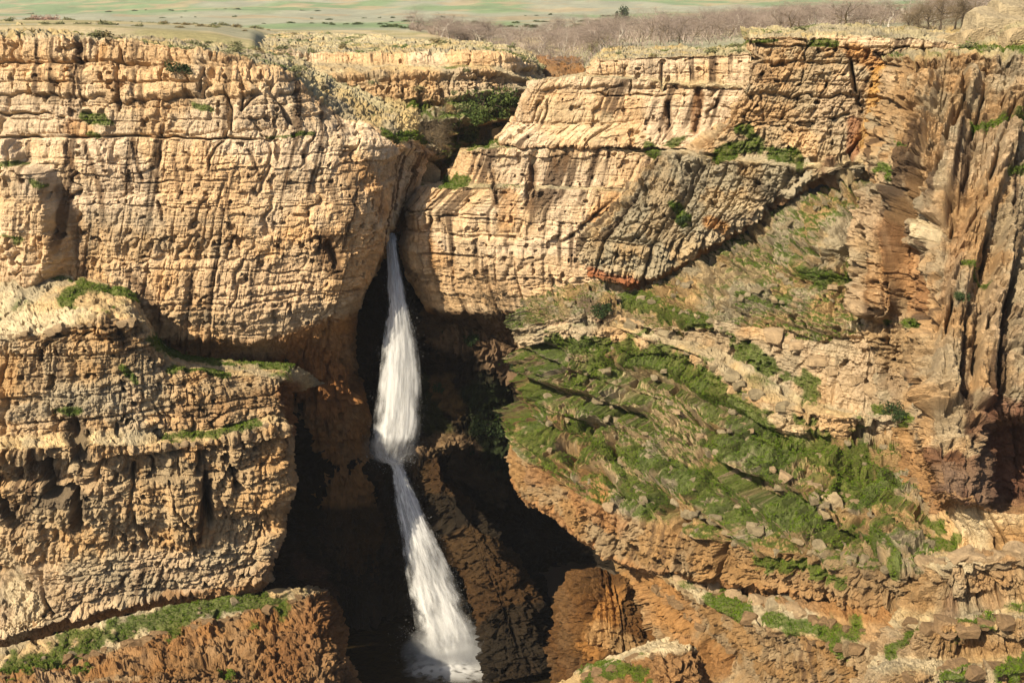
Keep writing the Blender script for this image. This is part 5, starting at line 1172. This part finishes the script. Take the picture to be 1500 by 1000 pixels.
for key, x0, x1, n_s in (('E', 885, 1090, 26), ('F', 1100, 1400, 12), ('G', 1340, 1500, 12)):
    L = LOFTS[key]; ok = np.nonzero((L['iv'] == 0)[:, None] & (L['px'] > x0) & (L['px'] < x1))
    for _ in range(n_s):
        j = random.randrange(len(ok[0])); p = L['Q'][ok[0][j], ok[1][j]]
        s = rnd(.4, 1.1)
        sc.put(Vector(p) - Vector((0, 0, .1)), (s * 1.3, s * 1.3, s * .8), rnd(0, 6), {'E': 'low shrub on top of the buff cliff', 'F': 'low shrub on top of the weathered cliff', 'G': 'low shrub on top of the fluted right wall'}[key], 'shrub', 'scrub on the right cliff tops ' + {'E': 'nearest the stream', 'F': 'in the middle', 'G': 'at the far right'}[key])
# bare riverside trees
bt = Kind([make_bare('bare_tree', 70 + i, 1.0, 4, 4, 0.55 + .06 * i, M_TWIGB if i % 2 else M_BARK, M_TWIG, .7, .024, 3) for i in range(5)])
bands = ((640, 900, 215, 330, 75), (880, 1140, 200, 420, 75), (1080, 1440, 160, 300, 80), (580, 1500, 300, 450, 65))
for x0, x1, y0, y1, cnt in bands:
    for _ in range(cnt):
        px_, Y = rnd(x0, x1), rnd(y0, y1)
        if px_ < 760 and Y < 240 + (760 - px_) * .4: Y = 240 + (760 - px_) * .4 + rnd(0, 60)
        X = (px_ - 750) / 1516 * Y
        s = rnd(4.5, 7.0) * (1.15 if Y > 300 else 1)
        bt.put(Vector((X, Y, float(ground_z(X, Y)) - .2)), (s * 1.7, s * 1.7, s * .85), rnd(0, 6), 'leafless mauve grey tree in the thicket along the stream', 'tree', 'bare trees along the stream')
n_ = 34000
px_ = 600 + 890 * RNG.random(n_); Yt = 190 + 250 * RNG.random(n_) ** 0.8
Yt = np.where((px_ < 760), np.maximum(Yt, 250 + (760 - px_) * .5), Yt)
Xt = (px_ - 750) / 1516 * Yt
keep = fbm2(Xt * 0.05, Yt * 0.05, 3, 900) + 0.12 * sstep(300, 240, Yt) * (px_ < 900) > 0.49
px_, Xt, Yt = px_[keep], Xt[keep], Yt[keep]; n_ = len(Xt)
b_ = np.stack([Xt, Yt, ground_z(Xt, Yt) + 1.6 * RNG.random(n_) ** 1.5], -1)
d_ = RNG.normal(0, 1, (n_, 3)); d_[:, 2] = np.abs(d_[:, 2]) + .5; d_ /= np.linalg.norm(d_, axis=1, keepdims=True)
w_ = 0.05 + .05 * RNG.random(n_)
V = np.stack([b_ - np.stack([w_, 0 * w_, 0 * w_], -1), b_ + np.stack([w_, 0 * w_, 0 * w_], -1), b_ + d_ * (0.8 + 1.4 * RNG.random((n_, 1)))], 1).reshape(-1, 3)
th = mesh_obj('thicket', V, np.arange(len(V)).reshape(-1, 3), M_TWIG, None, smooth=False)
tag(th, 'mauve grey undergrowth of leafless twigs along the stream', kind='stuff')
pw = Kind([make_bare('poplar_tree', 90, 1.0, 3, 2, 0.22, M_BARK, M_BARK, 1.2, .02, 2)])
for x, y, h, lab in ((826, 72, 8.5, 'tall pale trunked poplar standing among the bare trees'), (838, 70, 6.0, 'shorter pale poplar just right of the tall one')):
    Y = 235.; q = unproject(np.array(float(x)), np.array(float(y)), Y)
    pw.put(Vector((q[0], Y, float(ground_z(q[0], Y)))), (h * .45, h * .45, h), rnd(0, 6), lab, 'tree')
wi = Kind([make_bush('willow_tree', M_WILLOW, 95, 900, 0.06, M_BARK)])
for x, Y, h, lab in ((882, 225., 3.4, 'yellow green willow leaning by the stream'), (868, 232., 2.4, 'small yellow green willow beside the larger one')):
    X = (x - 750) / 1516 * Y
    wi.put(Vector((X, Y, float(ground_z(X, Y)))), (h * .7, h * .7, h), .5, lab, 'tree')
dk = Kind([make_bush('round_tree', M_TREEDARK, 97, 1000, 0.07, M_BARKD)])
Y = 520.; X = (911 - 750) / 1516 * Y
dk.put(Vector((X, Y, float(ground_z(X, Y)) + 1.0)), (4.6, 4.6, 8.5), 0, 'lone dark round tree in the green field', 'tree')
hd = Kind([make_bush('shrub', M_BUSH, 98, 300, 0.12)])
for _ in range(60):
    px_ = rnd(560, 960); Y = 440 + rnd(-15, 25) + (960 - px_) * .15
    X = (px_ - 750) / 1516 * Y; s = rnd(1.2, 2.4)
    hd.put(Vector((X, Y, float(ground_z(X, Y)) - .2)), (s * 1.6, s, s), rnd(0, 6), 'dark bush in the far hedge line at the field edge', 'bush', 'hedge line at the field edge')
for _ in range(90):
    ln_ = random.choice(((40, 700, 620), (200, 900, 760), (480, 1050, 560), (0, 500, 980)))
    px_ = rnd(ln_[0], ln_[1]); Y = ln_[2] + rnd(-8, 8) + 0.10 * (px_ - 400)
    X = (px_ - 750) / 1516 * Y; s = rnd(0.8, 2.2)
    hd.put(Vector((X, Y, float(ground_z(X, Y)) - .2)), (s * 2.0, s, s * .9), rnd(0, 6), 'far bush along a field boundary on the green hills', 'bush', 'bushes along the far field boundaries')
for x, y, s in ((1345, 50, 3.4), (1362, 45, 3.6), (1380, 40, 3.6), (1398, 38, 3.2), (1330, 55, 2.8), (1410, 32, 3.0)):
    p, n = on('G', x, y)
    tw.put(p - Vector((0, 0, .2)), s * 1.3, rnd(0, 6), 'dark leafless brush between the grey boulders on the right cliff top', 'bush', 'dark brush on the right cliff top')
rb = Kind([make_bush('shrub', leaf_material('rusty_leaves', (.30, .19, .14), (.44, .30, .23), .3), 99, 500, 0.1)])
for i, x in enumerate((48, 62, 75)):
    Y = 300. + 8 * i; X = (x - 750) / 1516 * Y
    rb.put(Vector((X, Y, float(ground_z(X, Y)) - .3)), (2.6, 2.6, 2.2), i, 'rust coloured bush at the back edge of the left plateau', 'bush', 'rusty bushes at the plateau edge')

# ------------------------------------------------------------------ loose stones
def make_stone(name, seed, squash, rgb):
    r = np.random.default_rng(seed)
    import bmesh
    bm = bmesh.new(); bmesh.ops.create_icosphere(bm, subdivisions=4, radius=1.0)
    V = np.array([v.co[:] for v in bm.verts]); F = np.array([[v.index for v in f.verts] for f in bm.faces]); bm.free()
    # chop flats off the ball so that it has faces and edges
    for _ in range(15):
        d = r.normal(0, 1, 3); d /= np.linalg.norm(d); h = 0.52 + .30 * r.random()
        e = V @ d - h
        V = V - np.maximum(e, 0)[:, None] * d * 0.92
    V = V * np.array(squash)
    nz_ = fbm3(V + seed * 3, 1.6, 4, seed)
    V = V * (1 + 0.45 * (nz_ - 0.5))[:, None]
    c_ = np.array(rgb) * (0.6 + 0.8 * fbm3(V + 9, 2.2, 4, seed + 5))[:, None]
    return mesh_obj(name, V, F, M_ROCK, None, {'alb': ('FLOAT_COLOR', np.concatenate([c_, np.ones((len(V), 1))], 1)), 'wet': ('FLOAT', np.zeros(len(V)))})

def make_block(name, seed, rgb):
    """an angular broken block, worn a little at the corners"""
    r = np.random.default_rng(seed)
    import bmesh
    bm = bmesh.new(); bmesh.ops.create_icosphere(bm, subdivisions=3, radius=1.0)
    V = np.array([v.co[:] for v in bm.verts]); F = np.array([[v.index for v in f.verts] for f in bm.faces]); bm.free()
    V = V * 1.25
    ds = [np.eye(3)[a] * sg for a in range(3) for sg in (1, -1)] + [x for x in r.normal(0, 1, (5, 3))]
    for k_, d in enumerate(ds):
        d = d + r.normal(0, 0.22, 3); d /= np.linalg.norm(d)
        h = (0.62 + 0.22 * r.random()) if k_ < 6 else (0.82 + .2 * r.random())
        V = V - np.maximum(V @ d - h, 0)[:, None] * d
    nz_ = fbm3(V + seed * 3, 1.9, 4, seed, 0.6)
    V = V * (1 + 0.22 * (nz_ - 0.5))[:, None]
    q = fbm3(V + 9, 2.4, 4, seed + 5)
    c_ = np.array(rgb) * (0.55 + 0.9 * q)[:, None]
    return mesh_obj(name, V, F, M_ROCK, None, {'alb': ('FLOAT_COLOR', np.concatenate([c_, np.ones((len(V), 1))], 1)), 'wet': ('FLOAT', np.zeros(len(V)))}, smooth=False)

st = Kind([make_block('boulder', 200 + i, c) for i, c in enumerate(((0.31, 0.25, 0.155), (0.34, 0.26, 0.15), (0.28, 0.225, 0.14)))])
def stone(key, x, y, wpx, lab, group=None, sink=.9, sc3=(1, 1, 1), rz=None):
    p, n = on(key, x, y)
    s = wpx * 0.5 * np.linalg.norm(p) / FPX
    st.put(p - Vector((0, 0, s * sink * .5)), (s * sc3[0], s * sc3[1], s * sc3[2]), rnd(0, 6) if rz is None else rz, lab, 'boulder', group)
stone('C', 105, 957, 13, 'largest pale boulder on the dark grass strip')
stone('C', 162, 950, 9, 'pale boulder right of the largest on the grass strip')
stone('C', 178, 936, 20, 'flat pale boulder lying on the grass strip', sc3=(1.2, .8, .5))
stone('C', 346, 903, 13, 'brown boulder near the right end of the grass strip')
stone('C', 343, 880, 12, 'tilted brown boulder against the bulge at the end of the grass strip')
stone('B', 232, 630, 18, 'rounded boulder on the shelf of the streaked bulge')
stone('J', 1080, 858, 52, 'long pale slab lying on the orange rock step', sc3=(1.2, .55, .4), rz=.2)
stone('J', 1150, 872, 50, 'second long pale slab right of the first on the orange step', sc3=(1.2, .5, .4), rz=.3)
stone('H', 1215, 735, 36, 'tall grey boulder under the knob in the terrace grass')
stone('S', 622, 246, 40, 'orange stained boulder wedged in the notch above the fall', sc3=(1.1, 1, 1))
for x, y, w_, lab in ((1460, 42, 74, 'largest rounded grey boulder on the right cliff top'), (1490, 24, 70, 'grey boulder highest on the right cliff top'), (1425, 58, 44, 'grey boulder on the right cliff top beside the grass'), (1385, 64, 40, 'low grey boulder at the edge of the right cliff top'), (1490, 58, 50, 'grey boulder at the lip of the fluted right wall')):
    stone('G', x, y, w_, lab, sc3=(1.3, .9, .75), rz=.2, sink=.25)
# broken rock lips along the ledges: each block a part of the slope that it belongs to
BL = {'grey': [make_block('rock_block', 300 + i, (0.25, 0.20, 0.12)) for i in range(3)], 'tan': [make_block('rock_block', 310 + i, (0.35, 0.25, 0.145)) for i in range(3)], 'brown': [make_block('rock_block', 320 + i, (0.24, 0.155, 0.08)) for i in range(3)]}
for v in BL.values():
    for o in v: COL.objects.unlink(o)
LEDGES = [
 ('H', [(985, 455), (1040, 470), (1080, 500)], 13, .9, 'grey'), ('H', [(880, 463), (960, 483), (1000, 503), (1050, 537), (1100, 577), (1150, 604)], 21, .9, 'grey'),
 ('H', [(1110, 482), (1160, 502), (1200, 530), (1250, 558), (1290, 566)], 22, .9, 'tan'), ('H', [(800, 562), (850, 548), (900, 542)], 12, .6, 'grey'),
 ('H', [(868, 572), (888, 590), (902, 612), (900, 645), (912, 690), (950, 735), (975, 755)], 15, .95, 'grey'), ('H', [(935, 560), (980, 590), (1010, 625), (1050, 655)], 14, .7, 'tan'),
 ('H', [(1045, 690), (1100, 698), (1150, 718), (1215, 738)], 22, .85, 'grey'), ('H', [(990, 748), (1080, 768), (1150, 790), (1230, 812), (1310, 832)], 19, .85, 'grey'),
 ('H', [(775, 630), (820, 678), (860, 718), (920, 758)], 16, .85, 'tan'), ('H', [(1070, 600), (1110, 640)], 12, .6, 'tan'), ('H', [(1000, 420), (1060, 400), (1130, 368)], 11, .6, 'grey'),
 ('H', [(1060, 447), (1130, 420), (1200, 388)], 12, .6, 'grey'), ('H', [(1120, 350), (1190, 310), (1250, 272)], 11, .6, 'grey'), ('H', [(1170, 445), (1240, 412), (1270, 380)], 13, .7, 'tan'), ('H', [(930, 445), (1000, 428)], 12, .6, 'grey'),
 ('H', [(820, 800), (880, 790)], 12, .4, 'brown'), ('H', [(930, 640), (980, 680), (1030, 715)], 12, .55, 'grey'), ('H', [(1120, 680), (1180, 705), (1260, 735)], 15, .6, 'tan'),
 ('J', [(1000, 850), (1060, 868), (1120, 884), (1190, 897)], 22, .8, 'tan'), ('J', [(1055, 892), (1110, 914), (1180, 932), (1245, 946), (1310, 955)], 22, .95, 'brown'), ('J', [(955, 850), (1000, 895), (1050, 935), (1110, 965)], 19, .7, 'brown'), ('J', [(1180, 905), (1250, 920), (1320, 935)], 15, .6, 'brown'),
 ('G', [(1325, 826), (1365, 822), (1420, 818), (1500, 816)], 26, .7, 'tan'), ('G', [(1310, 912), (1350, 914), (1410, 912), (1490, 908)], 26, .7, 'brown'), ('G', [(1280, 980), (1320, 984), (1390, 985), (1470, 982)], 28, .7, 'brown'),
 ('G', [(1340, 700), (1350, 750)], 18, .8, 'brown'), ('G', [(1290, 690), (1320, 720)], 16, .7, 'brown'),
 ('C', [(0, 990), (100, 965), (200, 940), (300, 914), (400, 892), (455, 868)], 15, .6, 'brown'), ('K', [(850, 990), (915, 966), (970, 950), (1020, 945)], 24, .8, 'brown'),
 ('B', [(0, 494), (80, 484), (150, 470), (205, 472)], 13, .6, 'tan'), ('B', [(235, 655), (290, 652), (345, 642), (405, 624)], 13, .7, 'tan')]
for key, pts, size, dens, tint in LEDGES:
    for (ax, ay), (bx_, by_) in zip(pts[:-1], pts[1:]):
        m_ = max(1, int(math.hypot(bx_ - ax, by_ - ay) / (size * 0.72)))
        for q in range(m_):
            if random.random() > dens * (.75 if key == 'H' and size < 17 else 1): continue
            t_ = (q + rnd(.2, .8)) / m_
            x, y = ax + (bx_ - ax) * t_ + rnd(-2, 2), ay + (by_ - ay) * t_ + rnd(-.25, .25) * size
            p, n = on(key, x, y)
            sz = size * rnd(.45, 1.15) * 0.5 * np.linalg.norm(p) / FPX
            o = random.choice(BL[tint]).copy(); COL.objects.link(o); o.parent = roots[key]
            o.location = p - n * (sz * (rnd(.1, .5) if key == 'H' else rnd(-.1, .35)))
            o.rotation_euler = (rnd(-.25, .25), rnd(-.25, .25), math.atan2(by_ - ay, bx_ - ax) * -.5 + rnd(-.5, .5) + (3.14 if random.random() < .5 else 0))
            o.scale = (sz * rnd(1.0, 1.7), sz * rnd(.8, 1.2), sz * rnd(.65, 1.1))
for v in BL.values():
    for o in v: bpy.data.objects.remove(o)
L = LOFTS['H']; ok = np.nonzero((((L['iv'] >= 5) & (L['iv'] <= 7)) | (L['iv'] <= 1))[:, None] & (L['px'] > 800) & (L['px'] < 1320))
for _ in range(150):
    j = random.randrange(len(ok[0])); x, y = L['px'][ok[0][j], ok[1][j]], L['py'][ok[0][j], ok[1][j]]
    stone('H', x, y, rnd(4, 15), 'small stone scattered over the grassy right slope', 'stones scattered over the grassy slope', sc3=(1.2, .9, .7))
L = LOFTS['C']; ok = np.nonzero((L['iv'] == 0)[:, None] & (L['px'] > 0) & (L['px'] < 470))
for _ in range(22):
    j = random.randrange(len(ok[0])); stone('C', L['px'][ok[0][j], ok[1][j]], L['py'][ok[0][j], ok[1][j]], rnd(3, 7), 'small stone lying in the dark grass strip', 'stones in the dark grass strip')
L = LOFTS['A']; ok = np.nonzero((L['iv'] == 0)[:, None] & (L['px'] > 0) & (L['px'] < 520) & (L['Q'][..., 1] < 135))
for _ in range(60):
    j = random.randrange(len(ok[0])); stone('A', L['px'][ok[0][j], ok[1][j]], L['py'][ok[0][j], ok[1][j]], rnd(5, 15), 'broken stone lying on the left plateau', 'stones on the left plateau', sc3=(1.4, 1, .5))
for kd in (gb, tw, gt, db, sc, bt, pw, wi, dk, hd, rb, st):
    kd.clean()
